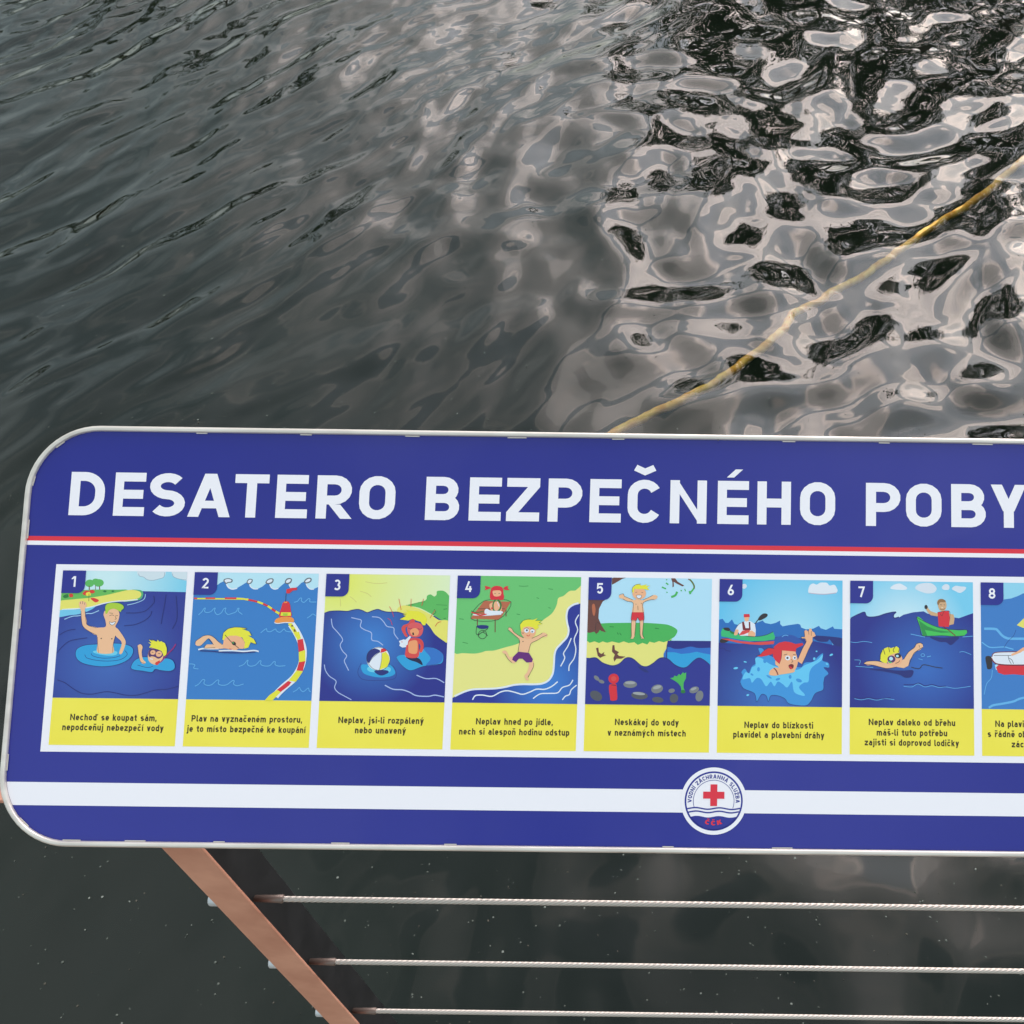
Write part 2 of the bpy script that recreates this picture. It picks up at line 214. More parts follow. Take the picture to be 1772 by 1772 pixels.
ART="""
T 1
F beach
P sky1 -1.5,-0.2 100.7,-1.6 102.0,16.3 19.7,15.6 -0.1,15.9
S cloud 60.1,-0.1 61.3,3.7 65.1,4.6 68.1,6.4 72.9,7.1 77.5,5.9 81.2,4.4 82.0,-0.4 71.3,-2.2
S cloud 87.7,-0.5 88.8,3.8 93.6,5.6 101.3,6.5 100.6,-2.5 93.0,-2.4
L cloudl 0.38 60.8,1.8 61.8,3.9 65.1,4.6 68.1,6.6 72.9,7.1 77.7,5.8 81.2,4.4 81.9,0.6
L cloudl 0.38 88.2,1.4 89.1,3.9 93.6,5.7 99.4,6.4
E green 22.1,10.2 3.63,3.06 0
E green 26.7,8.4 2.87,2.10 0
E green 29.4,9.8 4.01,3.06 0
P brown 21.6,12.3 22.3,12.3 22.7,16.1 21.8,16.1
P brown 26.7,11.9 27.2,11.9 27.5,15.5 27.0,15.5
P brown 29.8,12.2 30.5,12.2 31.1,16.0 30.2,15.9
S green2 -3.2,18.8 19.7,15.6 31.0,15.1 44.2,15.1 52.7,15.0 53.9,18.0 44.6,20.0 25.9,22.4 7.3,25.2 -2.5,26.3
S sand -2.6,25.4 9.9,23.3 22.1,22.0 35.1,19.7 44.4,17.4 53.7,15.2 61.2,15.1 64.7,16.7 65.2,19.8 62.7,22.2 54.3,23.5 44.9,24.3 35.6,26.0 24.6,29.3 15.3,30.8 -2.0,32.4
S greenl 56.5,14.8 63.1,15.1 65.6,16.9 65.6,20.2 62.8,23.1 52.5,24.7 51.5,24.1 61.7,21.9 64.2,19.3 63.4,16.8 60.3,15.5
L white 0.86 -1.6,31.8 15.3,30.6 24.6,29.3 35.6,26.0 44.9,24.4 52.5,23.9 61.8,22.7
S skyb -1.5,32.4 15.3,31.2 23.7,29.9 28.3,28.8 23.9,32.1 15.6,35.1 8.2,36.1 -1.1,37.6
L foam 0.67 4.2,39.4 10.1,37.0 14.8,36.5 18.5,35.7 22.2,34.5 25.9,34.4 31.4,32.0
L foam 0.57 53.7,27.3 60.1,25.7 65.6,23.4 67.4,21.2 67.6,18.3
S red 17.1,18.5 19.7,16.1 23.4,17.3 22.9,19.8 19.1,19.9
S yel 19.9,18.0 22.7,17.3 23.8,19.8 20.5,20.3
S red 22.4,16.1 25.3,15.5 26.9,17.2 24.6,18.4
L red 0.48 6.8,20.0 8.2,19.1 9.2,20.5
S red 23.8,22.4 26.8,22.0 30.7,23.8 28.0,25.5
L brown 0.38 22.3,18.4 22.6,24.6
S red 6.5,19.1 9.1,18.9 9.6,21.2 7.0,21.5
S dgreen 1.7,20.6 4.9,19.1 6.0,21.5 2.8,22.3
S dgreen 33.4,16.4 34.8,15.7 36.3,16.5 34.9,17.3
S dgreen 40.1,16.3 41.4,15.6 42.4,16.5 41.1,17.0
F sea_waves
L navy 0.57 0.2,52.7 5.5,49.3 10.1,47.8 13.8,47.3
L navy 0.57 -0.4,67.6 3.8,62.0 9.0,57.2 15.4,55.3 23.8,54.0
L navy 0.57 2.7,87.7 8.9,89.9 15.9,94.5 22.7,97.9 30.3,98.7 36.7,97.5 43.2,96.5 50.7,97.6 58.3,99.1 66.7,99.0 74.1,97.0 82.3,94.6 90.7,94.0 99.4,91.6
L navy 0.57 53.2,33.6 61.7,33.5 68.2,32.0 72.6,28.2 75.2,24.4 74.3,19.6
L navy 0.57 52.6,44.0 60.5,43.0 67.8,40.0 72.7,35.7 73.8,31.9
L navy 0.57 82.1,42.2 82.6,35.6 83.5,28.0 84.2,18.6
L navy 0.57 91.4,45.9 94.2,39.2 94.0,30.7 92.3,19.4
F swimmer
S ripple 15.5,67.4 16.5,62.8 22.4,59.9 30.8,59.0 40.1,58.2 49.5,58.1 57.1,59.4 61.1,62.2 61.0,66.9 57.1,71.6 48.0,75.5 36.0,76.7 23.6,74.8 17.7,71.6
L navy 0.38 15.5,67.4 16.5,62.8 22.4,59.9 30.8,59.0 40.1,58.2 49.5,58.1 57.1,59.4 61.1,62.2 61.0,66.9 57.1,71.6 48.0,75.5 36.0,76.7 23.6,74.8 17.7,71.6 15.5,67.4
L navy 0.38 23.0,67.4 25.1,70.1 33.7,71.9 44.0,72.2 52.4,70.7 56.8,66.9 54.6,63.7
L navy 0.38 28.1,66.4 29.7,68.4 37.3,70.0 46.6,69.4 51.2,67.9
S ripple2 29.4,65.4 35.2,67.2 42.8,68.0 48.3,67.0 47.2,64.2 32.1,64.0
L navy 0.48 30.8,45.7 37.2,46.1 37.6,40.9 35.5,34.3 39.6,28.6
S skin 31.6,52.3 30.7,46.2 37.6,45.1 37.3,40.0 35.4,35.3 36.5,31.5 39.7,29.6 45.4,30.4 48.0,34.2 47.6,39.8 45.6,44.6 48.1,46.9 52.8,52.9 54.8,56.7 54.4,60.4 52.5,66.1 50.3,65.6 51.8,57.6 47.2,53.0 46.2,52.1 45.0,58.7 45.4,65.7 33.4,65.8 32.4,58.8
L ink 0.29 32.0,53.2 32.6,58.8 33.7,65.8
L ink 0.29 46.2,52.1 45.0,58.7 45.2,65.7
S skin 14.9,26.1 16.2,24.7 18.6,24.8 20.5,26.0 21.2,27.9 20.2,30.7 20.5,34.5 22.2,40.2 23.4,43.9 31.6,45.9 33.7,49.4 31.1,51.8 25.3,49.0 20.1,45.4 17.8,38.3 17.1,32.7 15.6,28.9
L ink 0.29 17.1,32.7 18.2,40.2 20.0,45.1 25.3,49.0 31.1,51.5
L ink 0.29 20.3,32.6 21.7,40.2 23.4,43.9 30.6,45.9
L ink 0.29 16.4,27.0 16.0,25.1
L ink 0.29 18.0,27.0 17.8,24.7
L ink 0.29 19.5,27.5 19.7,25.5
S hairg 36.6,32.4 36.2,28.7 38.0,26.3 42.2,25.6 46.9,25.9 50.4,27.5 51.2,29.9 49.3,31.8 48.9,33.0 46.9,31.8 43.5,30.4 39.8,31.4 38.2,34.3 36.9,34.3
L dgreen 0.38 36.6,32.4 36.2,28.7 38.0,26.3 42.2,25.6 46.9,25.9 50.4,27.5 51.2,29.9 49.3,31.8
L ink 0.29 40.2,36.2 42.0,35.4 44.0,35.9
L ink 0.29 44.9,36.1 47.0,35.9
L ink 0.29 42.9,34.2 40.0,33.8
L ink 0.29 44.8,36.6 45.9,38.4 44.7,38.9
S white 40.6,40.9 42.5,41.6 45.3,40.8 44.5,42.7 42.7,43.5 41.2,42.5
L ink 0.29 40.6,40.9 42.5,41.6 45.3,40.8 44.5,42.9 42.7,43.5 41.2,42.5 40.6,40.9
E ink 35.1,54.3 0.48,0.48 0
E ink 43.6,54.5 0.48,0.48 0
F snorkeller
S ripple 60.6,77.2 62.3,72.5 66.3,69.6 72.8,68.6 80.6,71.3 87.9,69.4 93.7,71.2 95.8,76.7 92.4,79.6 84.9,79.2 80.1,78.3 77.5,80.7 69.9,79.8 63.3,79.0
L navy 0.38 60.6,77.2 62.3,72.5 66.3,69.6 72.8,68.6 80.6,71.3 87.9,69.4 93.7,71.2 95.8,76.7 92.4,79.6 84.9,79.2 80.1,78.3 77.5,80.7 69.9,79.8 63.3,79.0 60.6,77.2
L navy 0.38 65.8,75.2 73.5,77.0 78.1,76.0
L magenta 1.05 95.1,58.0 93.0,61.8 88.7,66.5 85.2,71.3 82.6,73.2
S skin 64.7,59.8 66.9,58.6 68.7,60.7 68.3,64.9 69.7,70.5 72.2,72.8 70.5,74.2 68.0,72.4 66.1,66.8 65.0,62.2
L ink 0.29 64.7,59.8 65.3,63.1 66.1,66.8 68.0,72.4 71.4,73.8
S skin 73.7,69.5 73.9,63.9 77.0,61.1 83.6,61.9 85.8,66.6 85.2,70.3 80.8,74.6 76.0,73.2
S mask 73.6,65.8 75.2,62.0 79.9,62.0 84.7,63.8 85.4,67.5 82.3,69.9 78.9,68.5 76.6,68.1 74.7,68.6
E skin2 77.3,65.0 2.10,1.91 0
E skin2 82.2,66.1 2.48,2.29 0
L ink 0.38 76.3,64.6 77.7,65.0
L ink 0.38 81.5,65.7 83.2,65.9
L white 0.67 75.3,70.0 77.7,70.4
S red 79.8,73.2 83.4,71.3 82.6,74.1 80.8,75.0
P hairy 73.2,54.5 76.6,55.9 75.6,54.7 79.9,56.3 80.3,54.9 82.3,56.5 83.2,55.8 86.6,57.7 88.3,61.9 88.2,66.5 86.4,68.0 84.2,63.8 80.8,62.4 76.0,61.1 74.0,61.1 75.4,58.7 72.9,56.9 75.8,57.8
L ink 0.29 73.2,54.5 76.6,55.9
L ink 0.29 75.6,54.7 79.9,56.3
L ink 0.29 86.6,57.7 88.3,61.9 88.2,66.5 86.4,68.0
T 2
F sky_and_waves
P skyp -3.5,-0.2 100.8,-1.1 100.7,12.2 -2.5,13.6
P blue2 -3.4,14.5 17.2,11.4 20.8,8.5 23.6,7.1 26.0,7.3 26.4,9.9 27.7,12.2 30.6,13.3 34.4,12.6 38.0,10.4 41.2,8.3 43.5,7.1 44.5,8.2 45.1,10.6 47.6,12.7 51.4,12.9 55.1,10.9 57.8,8.5 60.1,7.1 60.8,9.0 61.9,11.3 64.7,12.9 68.0,12.2 71.1,9.3 73.4,7.4 75.5,6.7 76.3,8.8 77.9,11.6 80.3,12.5 83.5,10.6 86.2,7.7 88.5,6.5 90.0,7.6 91.1,10.3 93.6,12.3 96.4,12.5 101.0,10.3 101.9,24.5 -2.5,25.9
L white 0.96 26.0,7.7 26.4,10.2 28.2,12.4 31.1,13.4 34.8,12.6
L white 0.76 44.5,8.2 45.3,10.9 48.1,12.9 51.6,12.9
L white 0.76 60.8,9.0 62.2,11.6 64.9,13.0 68.0,12.3
L white 0.76 76.3,8.8 78.1,11.8 80.5,12.7
L white 0.76 90.0,7.6 91.3,10.5 93.8,12.5 96.7,12.6
S inkl 23.4,7.1 23.9,5.4 27.2,4.6 30.6,5.7 30.3,7.9 27.5,8.4 25.6,9.2
S white 24.3,6.8 24.9,5.8 27.2,5.3 29.7,6.1 29.3,7.3 26.9,7.7 25.6,8.3
S inkl 42.1,7.8 43.4,5.2 46.2,5.0 47.0,6.5 45.7,8.7 43.6,9.2
S white 42.9,7.5 43.9,5.8 45.7,5.6 46.1,6.5 45.0,8.0 43.8,8.4
S inkl 57.3,7.9 59.0,5.0 62.3,4.2 63.8,5.3 63.0,8.0 59.9,9.0
S white 58.3,7.5 59.7,5.6 62.1,5.0 62.9,5.8 62.1,7.2 59.8,8.0
S inkl 72.9,7.4 74.1,4.5 76.9,3.8 78.6,5.1 77.7,7.8 74.9,8.8
S white 73.8,7.1 74.8,5.3 76.9,4.7 77.7,5.5 76.8,7.0 75.0,7.8
S inkl 88.3,6.9 89.8,4.3 92.6,3.3 94.5,4.4 93.7,6.8 90.5,8.1
S white 89.3,6.5 90.6,5.0 92.4,4.2 93.6,4.9 92.7,6.3 90.5,7.1
F waves
L foamb 0.57 5.2,34.5 7.8,31.9 9.2,29.5 10.4,29.0 9.9,31.4 11.6,32.5 14.9,31.8 17.1,29.4 18.3,28.9 17.9,31.3 20.2,34.1 23.4,32.6 25.1,29.5 26.9,28.8 26.4,31.2 28.7,33.8 32.0,33.0 35.2,31.6 36.4,29.0 37.5,29.0 37.1,31.2 40.5,33.7
L foamb 0.57 56.1,48.3 58.8,45.9 60.6,44.9 61.2,46.8 64.0,47.2 67.7,45.0 68.7,46.5 71.6,47.6 74.7,44.9 76.3,46.6 81.0,47.3
L foamb 0.57 81.4,23.4 84.2,22.4 86.0,20.0 87.4,20.2 87.2,22.1 89.5,23.3 92.6,20.4 94.1,20.7 94.2,22.8 99.4,22.9
L foamb 0.57 92.6,36.0 95.3,34.1 97.1,32.6 99.6,34.0
L foamb 0.57 40.4,75.2 44.1,73.7 46.3,70.9 47.4,70.4 47.1,73.2 49.3,74.9 53.5,74.1 56.6,70.8 57.8,70.7 57.7,73.1 60.1,74.5 64.8,74.4 67.9,71.3 69.3,71.3 69.3,73.4 72.3,74.6 77.5,74.2
L foamb 0.57 -0.1,73.8 3.2,73.8 5.2,74.7 4.4,77.0 8.2,77.6
L foamb 0.57 6.4,91.4 9.5,89.5 12.1,86.2 14.0,86.5 13.4,89.0 16.1,90.6 19.8,89.9 23.4,86.6 25.2,86.5 25.0,89.3 28.3,90.4 32.0,89.7 36.0,86.6 37.5,86.9 37.1,89.2 40.0,90.6 45.1,89.1
L foamb 0.57 84.9,95.1 88.0,93.2 89.8,91.3 90.9,93.2 93.3,94.6 96.9,91.7 97.9,94.0 100.3,94.8
F float_line
L yel2 1.15 -0.5,21.4 44.4,21.3
L red2 1.15 -0.5,21.2 3.3,21.2
L red2 1.24 9.9,21.0 17.7,20.9
L red2 1.34 25.5,20.8 34.9,20.8
L yel2 1.43 34.9,20.9 39.7,21.1 44.4,21.8
L red2 1.43 44.4,21.8 48.3,22.5 51.9,23.3
L yel2 1.53 51.9,23.3 56.5,24.9
L red2 1.53 56.5,24.9 60.4,26.6
L yel2 1.62 60.4,26.6 63.8,28.8
L red2 1.62 63.8,28.8 67.0,30.9
L yel2 1.72 67.0,30.9 70.2,32.7
L white 5.73 80.2,40.9 84.3,46.5 88.0,53.0 90.8,60.5 91.2,68.0 89.8,75.5 85.1,84.0 78.0,90.6 71.9,97.1 69.4,102.3
L yel2 2.87 78.7,40.0 82.8,45.6 86.0,51.2
L brown 1.34 80.9,41.6 81.2,42.9
L brown 1.34 82.8,45.1 83.8,47.0
P yel2 83.4,47.9 86.8,46.9 88.9,52.3 85.9,53.6
P red2 85.9,53.6 90.3,52.5 92.3,61.6 87.6,63.2
P yel2 87.6,63.2 92.7,61.6 93.5,70.6 88.3,71.3
P red2 88.3,71.3 93.3,70.3 91.8,78.3 86.8,77.9
P yel2 86.8,77.9 91.9,78.5 86.7,86.9 80.8,86.1
P red2 80.6,86.2 83.3,87.3 81.3,90.1 75.0,95.2 72.1,93.4
P yel2 72.1,93.4 75.3,95.2 68.5,102.3 62.4,102.4 66.3,97.7
F buoy
S red2 71.7,26.8 72.5,23.8 74.8,22.5 77.7,23.9 79.2,29.6 79.6,35.2 70.4,35.4
P orange 73.4,23.0 75.9,23.0 76.0,23.9 73.4,24.0
P yel2 71.5,31.6 79.4,31.5 79.6,34.3 71.2,34.4
P hairg 73.0,32.3 76.8,32.2 76.9,34.5 73.1,34.6
S orange 66.9,39.6 68.1,36.8 72.7,35.3 79.3,35.2 82.1,37.1 81.5,39.5 74.9,39.5 70.2,40.3
L white 0.67 66.6,39.9 69.3,40.6 74.9,39.8 81.5,39.9
L ink 0.38 74.6,23.0 74.6,16.4
P red2 74.7,13.0 78.8,11.8 83.1,11.5 83.3,13.4 79.9,13.9 77.2,16.3 74.8,16.2
F swimmer
L navy 0.86 8.6,63.2 18.0,63.5 28.4,64.3 39.7,64.4 52.8,63.6
L white 1.15 7.1,62.3 11.3,61.3 16.9,61.4 23.5,61.2
L white 1.15 23.6,63.0 33.9,62.6 43.4,63.2 51.8,62.4 55.6,63.2
S skin 4.4,57.8 4.8,55.5 7.9,53.1 10.8,51.2 15.2,50.7 19.1,52.5 22.2,55.3 26.1,58.0 27.3,61.1 15.0,61.3 12.2,61.0 13.4,58.2 18.6,57.8 16.4,54.4 14.5,53.2 11.7,55.9 8.8,58.9 6.0,59.2
L ink 0.29 4.4,57.8 4.8,55.5 7.9,53.1 10.8,51.2 15.2,50.7 19.1,52.5 22.2,55.3 25.6,58.0
L ink 0.29 14.5,53.2 18.6,57.7 19.1,58.1
L ink 0.29 13.4,58.2 11.7,60.1 12.2,61.1 20.6,60.4
S skin2 26.9,55.7 27.6,51.9 33.1,50.0 39.8,51.3 43.9,56.4 43.2,60.9 39.5,61.1 36.7,62.3 30.1,61.3 26.7,60.4
P hairy 25.8,53.8 26.4,48.6 30.0,45.3 35.5,44.0 42.2,44.4 45.0,45.3 41.3,45.3 47.1,47.4 49.2,50.7 46.3,50.5 51.2,53.5 53.2,57.2 48.6,55.9 47.0,60.1 43.7,61.1 44.1,56.4 41.7,52.2 36.9,50.7 31.3,50.9 28.1,52.4 27.0,54.7
L ink 0.29 25.8,53.8 26.4,48.6 30.0,45.3 35.5,44.0 42.2,44.4 45.0,45.3 41.3,45.3
L ink 0.29 47.1,47.4 49.2,50.7
L ink 0.29 51.2,53.5 53.2,57.2 48.6,55.9
L ink 0.48 27.6,50.2 33.5,56.1 39.5,60.7
E ink 35.3,57.0 1.91,1.34 30
E green 34.7,56.5 0.67,0.48 0
L red 0.57 32.0,61.2 33.9,61.8
T 3
F shore
P sky3 -3.3,-0.2 101.3,-0.6 102.3,32.6 -1.3,34.0
L sandl 0.48 31.7,6.0 40.8,7.4 49.3,6.6
L sandl 0.48 19.6,18.1 22.5,19.9 25.5,22.7
L sandl 0.48 27.9,13.7 33.7,15.5 37.1,18.1
L sandl 0.48 12.1,20.1 12.9,26.2
S green 66.4,24.6 75.7,22.1 81.3,20.1 82.1,16.8 84.9,15.6 87.8,17.2 89.7,15.7 90.0,12.9 94.3,12.4 97.2,13.7 100.1,16.6 102.1,17.5 103.1,39.2 95.4,36.5 85.6,31.0 75.9,26.4
L dgreen 0.29 65.4,24.6 70.1,24.1 75.7,22.1 80.5,21.8
L dgreen 0.29 90.0,23.8 98.6,24.2
L dgreen 0.48 88.3,27.6 89.8,30.0 87.6,31.9
L dgreen 0.48 95.9,27.5 98.7,27.0
L dgreen 0.48 96.2,35.1 98.1,34.6
S sand 58.5,28.5 60.7,25.6 66.4,24.8 76.0,27.3 85.7,31.9 92.5,36.1 101.1,37.9 103.9,57.1 98.0,53.4 90.2,47.9 85.2,41.4 80.3,37.6 70.7,34.9 60.1,32.2
F sea
P seag -2.3,32.1 4.2,30.3 11.7,29.8 18.4,30.1 22.1,29.1 26.8,28.4 30.6,29.3 34.5,30.9 38.2,29.5 42.9,28.2 46.7,29.4 51.5,30.3 59.1,30.2 65.8,32.3 70.6,34.0 78.3,36.3 83.2,40.4 86.2,43.2 91.2,49.8 96.1,53.5 104.7,55.2 105.9,102.0 -1.0,103.2
L navy 0.67 0.0,31.9 4.2,30.3 11.7,29.8 18.4,30.1 22.1,29.1 26.8,28.4 30.6,29.3 34.5,30.9 38.2,29.5 42.9,28.2 46.7,29.4 51.5,30.3 59.1,30.2 65.8,32.3
F wave_lines
L foamw 0.67 5.9,36.2 7.2,42.3 10.7,46.1 14.8,50.7 15.9,53.5 14.2,57.3 16.4,62.0 19.9,65.7 18.2,69.5 19.8,73.2 22.1,77.4
L foamw 0.67 21.9,35.1 26.2,36.0 30.1,37.3 29.6,42.1 33.3,44.8 38.7,47.1 39.4,52.8 44.2,53.9 48.6,56.9
L foamw 0.67 38.5,34.2 44.2,34.8 48.1,38.1 51.1,41.8 56.4,42.9 57.1,47.4 60.6,52.0
L foamw 0.67 2.4,72.9 3.6,77.6 7.1,82.2 12.5,85.9 11.6,91.0 14.4,94.7 19.3,97.4 25.6,100.6
L foamw 0.76 76.7,80.4 84.3,83.1 92.8,83.0 100.5,87.1
L foamw 0.86 51.7,88.7 58.4,91.8 65.9,92.2 71.7,94.0 77.4,96.7 86.9,97.1 92.4,96.1 101.0,97.8
F beach_ball
L navy 0.29 31.9,71.2 29.5,78.7 33.6,84.2 44.9,85.0 58.0,83.9 60.5,80.1 58.5,74.6 55.6,72.7
S ripple 31.9,74.9 32.9,72.5 37.7,72.5 53.7,72.3 58.1,75.5 59.5,79.2 56.0,81.6 48.5,82.6 41.0,81.8 34.3,79.5
S ripple2 36.9,76.2 39.6,73.9 53.7,74.2 55.8,76.9 53.0,78.4 40.8,78.5
S navy 42.6,77.6 46.3,76.6 53.0,77.0 54.0,78.8 49.4,81.0 45.6,80.3
E white 45.4,67.7 9.36,9.36 0
S navy 36.3,69.2 36.3,64.5 38.5,61.2 42.2,59.6 46.7,61.6 42.9,64.5 40.2,67.3 38.0,71.1
P navy 38.0,69.7 43.7,62.6 46.7,61.8 46.0,61.1 39.8,60.6 36.8,64.5 36.3,68.8
P red2 47.3,59.7 50.0,59.4 52.1,61.1 49.4,62.5 46.8,63.0
P yel2 48.0,63.5 51.2,62.0 53.8,65.3 54.6,69.5 52.8,74.2 46.8,76.6 47.9,71.0
L ink 0.29 46.7,62.3 43.8,64.4 40.2,67.8 38.1,71.5
L ink 0.29 48.0,63.0 48.0,69.1 46.8,76.8
L ink 0.29 36.3,69.2 36.3,64.5 38.5,61.2 42.6,59.3 47.3,58.8 52.1,61.1 54.4,65.7 54.7,69.9 52.8,74.2 48.2,76.7 42.6,76.2 38.6,72.9 36.3,69.2
F sunburnt_swimmer
S ripple 60.0,67.1 62.7,64.7 69.3,64.1 77.6,61.2 86.9,58.3 95.6,61.9 97.5,66.6 95.1,71.3 82.0,73.3 72.7,76.7 67.9,75.4 63.0,71.2
S ripple3 81.3,59.3 86.9,58.3 95.6,61.9 97.2,66.6 94.1,70.9 83.8,72.8 87.3,66.7
L navy 0.29 60.0,67.1 63.0,71.2 67.9,75.4 72.7,76.7 82.0,73.3 95.1,71.3
S navyd 67.4,65.6 74.1,65.9 78.9,67.8 81.2,72.4 76.2,70.1 70.4,68.3
S red3 67.8,53.8 69.6,51.2 77.1,51.1 80.6,53.7 81.3,58.4 80.0,62.1 78.1,61.7 78.8,57.4 77.3,55.6 77.4,65.9 67.5,66.0 67.1,59.5
S skin3 69.7,53.8 75.3,52.8 76.5,57.5 75.8,63.1 70.1,62.7 69.0,58.5
S red3 62.8,43.5 64.3,40.7 68.0,39.2 69.8,36.4 72.6,35.7 73.2,38.7 70.4,40.1 66.3,42.5 66.5,46.3 68.1,49.1 66.7,50.1 64.5,47.3
S redf 67.4,42.5 69.0,39.7 73.7,38.2 78.5,39.6 80.3,43.3 79.3,48.0 76.1,50.1 71.4,50.0 68.4,47.2
S skin3 70.2,44.4 73.9,42.9 76.8,45.2 76.1,48.5 72.8,49.1 70.3,47.2
L ink 0.29 68.2,43.0 70.1,43.6 71.1,43.0
L ink 0.29 75.8,43.2 77.7,43.8 79.1,43.1
S ink 71.7,46.7 72.6,46.4 73.2,48.1 72.1,48.6
P hairy 60.8,36.0 65.8,33.1 63.0,32.2 66.2,31.7 63.8,30.3 67.6,30.1 65.6,28.4 70.4,29.1 76.1,29.4 80.9,32.0 83.0,35.7 81.8,40.5 79.9,40.5 77.9,37.7 74.5,36.8 71.6,35.4 67.9,36.9
L ink 0.29 60.8,36.0 65.8,33.1
L ink 0.29 63.0,32.2 66.2,31.7
P white 69.9,49.1 70.9,50.0 68.7,53.3 68.4,56.2 67.0,57.1 67.5,58.1 64.3,58.6 61.8,57.2 62.2,55.3 61.2,53.4 64.9,52.0 66.3,52.4
L red2 0.48 63.3,53.9 64.2,54.3
L red2 0.38 59.5,19.5 61.8,28.4
L red2 0.38 69.4,19.3 69.5,26.0
L red2 0.38 79.4,19.2 78.2,24.9
L red2 0.38 52.2,25.7 54.8,30.4 56.0,34.2
L red2 0.38 51.3,35.2 53.7,37.0 55.3,40.8
L red2 0.38 85.3,34.7 87.5,30.9 89.3,28.1
L red2 0.38 89.9,41.3 91.7,38.4 94.5,37.5
L red2 0.29 75.2,51.4 78.6,53.2 80.7,56.5 81.1,59.3
T 4
F grass
P green4 -5.7,-0.1 102.8,-1.0 104.9,67.1 -2.7,68.4
S sand4 -6.7,63.3 1.8,63.2 6.5,62.5 16.0,62.7 21.6,61.7 25.3,60.5 31.9,60.0 40.3,57.5 48.7,55.1 53.4,52.7 58.9,47.9 65.2,40.3 69.8,35.5 77.2,29.7 80.8,23.0 82.0,17.3 86.2,15.4 90.8,11.5 95.6,11.0 108.8,9.4 111.7,104.3 -4.7,105.7
L dgreen 0.38 49.8,7.8 53.6,8.0 57.4,7.7
L dgreen 0.38 64.4,17.1 66.3,17.7
L dgreen 0.38 73.6,9.8 77.5,10.2
L dgreen 0.38 48.7,30.5 51.6,31.0
L dgreen 0.38 2.5,34.9 6.3,35.3
L dgreen 0.38 6.1,53.7 10.4,54.6
L dgreen 0.38 74.2,25.0 76.1,25.5
F river
P seag4 -5.0,100.1 0.5,97.8 7.9,93.9 15.3,91.5 24.7,90.9 34.1,90.6 41.6,89.3 49.0,87.4 56.5,86.8 64.1,86.7 70.7,86.2 75.3,84.3 78.0,81.4 79.8,76.7 80.4,69.2 80.7,62.7 81.9,58.0 85.6,53.7 90.1,48.4 91.4,42.8 89.8,37.1 89.1,31.4 90.3,25.7 95.0,22.4 102.5,20.8 105.2,104.4 -4.7,105.7
L white 1.43 0.3,97.5 7.9,93.7 15.3,91.3 24.7,90.7 34.1,90.2 41.6,89.0 49.0,87.2 56.5,86.6 64.1,86.6 70.7,86.0 75.3,84.1 78.0,81.2 79.8,76.7 80.3,69.2 80.5,62.7 81.9,58.0 85.6,53.7 90.1,48.4 91.2,42.8 89.8,37.1 89.1,31.4 90.3,25.7 95.0,22.1 101.6,20.7
L white 0.96 16.1,99.4 18.3,96.1 24.0,95.6 31.5,96.5 38.0,93.1 43.6,91.9 50.2,93.2 55.9,94.6 61.5,92.8 67.0,90.4 73.6,90.4 79.2,88.0 83.8,84.2
L white 0.86 64.5,97.9 70.0,94.1 77.5,93.6 84.1,93.0 87.7,88.8 93.3,86.8 96.0,82.6
L white 0.86 88.0,98.6 90.3,95.7 93.5,94.3 94.8,90.6 99.0,86.8
L white 0.86 99.0,30.4 96.4,36.1 98.5,42.7 95.9,50.2 97.5,57.8 96.4,65.3 92.8,71.0 92.5,75.6
L white 0.86 93.5,49.3 90.9,56.0 87.7,61.6 88.8,65.4 85.7,72.0
F table
L brown 0.76 40.0,25.9 40.3,32.5
L brown 0.76 17.2,34.7 17.5,41.8
L brown 0.76 31.6,34.5 32.0,45.4
P brownl 22.2,20.2 43.8,20.7 36.5,33.5 34.2,35.2 12.1,34.8 12.8,32.9 17.3,26.7
L ink 0.38 22.2,20.2 43.8,20.7 34.2,35.2 12.1,34.8 22.2,20.2
L ink 0.38 17.3,26.7 39.1,26.4
L white 0.96 13.7,31.5 24.1,31.8 36.4,30.7
S skin2 26.6,22.8 35.1,20.8 36.3,28.3 29.7,29.4
P red2 26.3,16.1 27.4,19.4 35.0,19.6 37.9,19.3 37.6,16.8 31.2,18.2
S red2 27.1,11.4 28.9,8.7 32.7,8.0 36.5,9.4 37.5,14.1 37.4,18.4 27.4,18.8
S skin2 28.6,12.8 30.0,11.8 34.7,11.8 35.8,14.1 34.4,16.2 30.1,16.3
L ink 0.29 30.1,14.2 31.5,14.2
L ink 0.29 33.4,14.1 34.8,14.1
S red2 27.0,9.5 24.1,8.4 22.2,8.4 22.8,10.0 22.3,11.4 26.1,10.4
S red2 37.3,9.8 39.3,8.2 41.2,8.3 40.8,9.8 42.3,11.0 38.5,11.2
L dgreen 1.05 31.2,18.9 29.5,22.7 30.1,27.5 33.5,29.3
L dgreen 1.34 33.1,18.9 35.6,22.7 35.3,26.5 31.7,30.3
L white 0.48 32.7,20.8 34.5,24.6
S white 23.0,27.6 24.9,26.6 27.8,28.0 36.3,28.3 36.9,30.2 26.0,31.8 23.1,30.4
L red2 0.86 12.2,29.6 15.6,30.5 19.4,31.9 24.6,30.9
L dgreen 0.57 12.1,28.5 16.5,29.7 22.1,28.5
E red2 28.8,26.1 0.76,0.76 0
S navy 17.1,40.4 21.6,39.7 26.2,40.3 26.0,42.2 21.8,42.9 18.4,42.3
L ink 0.38 16.9,40.9 17.4,47.5 24.6,43.6 26.0,42.2
L ink 0.38 18.2,48.4 21.9,45.5 26.2,48.3
E4 ink 21.9,47.4 3.34,3.34 0
F running_boy
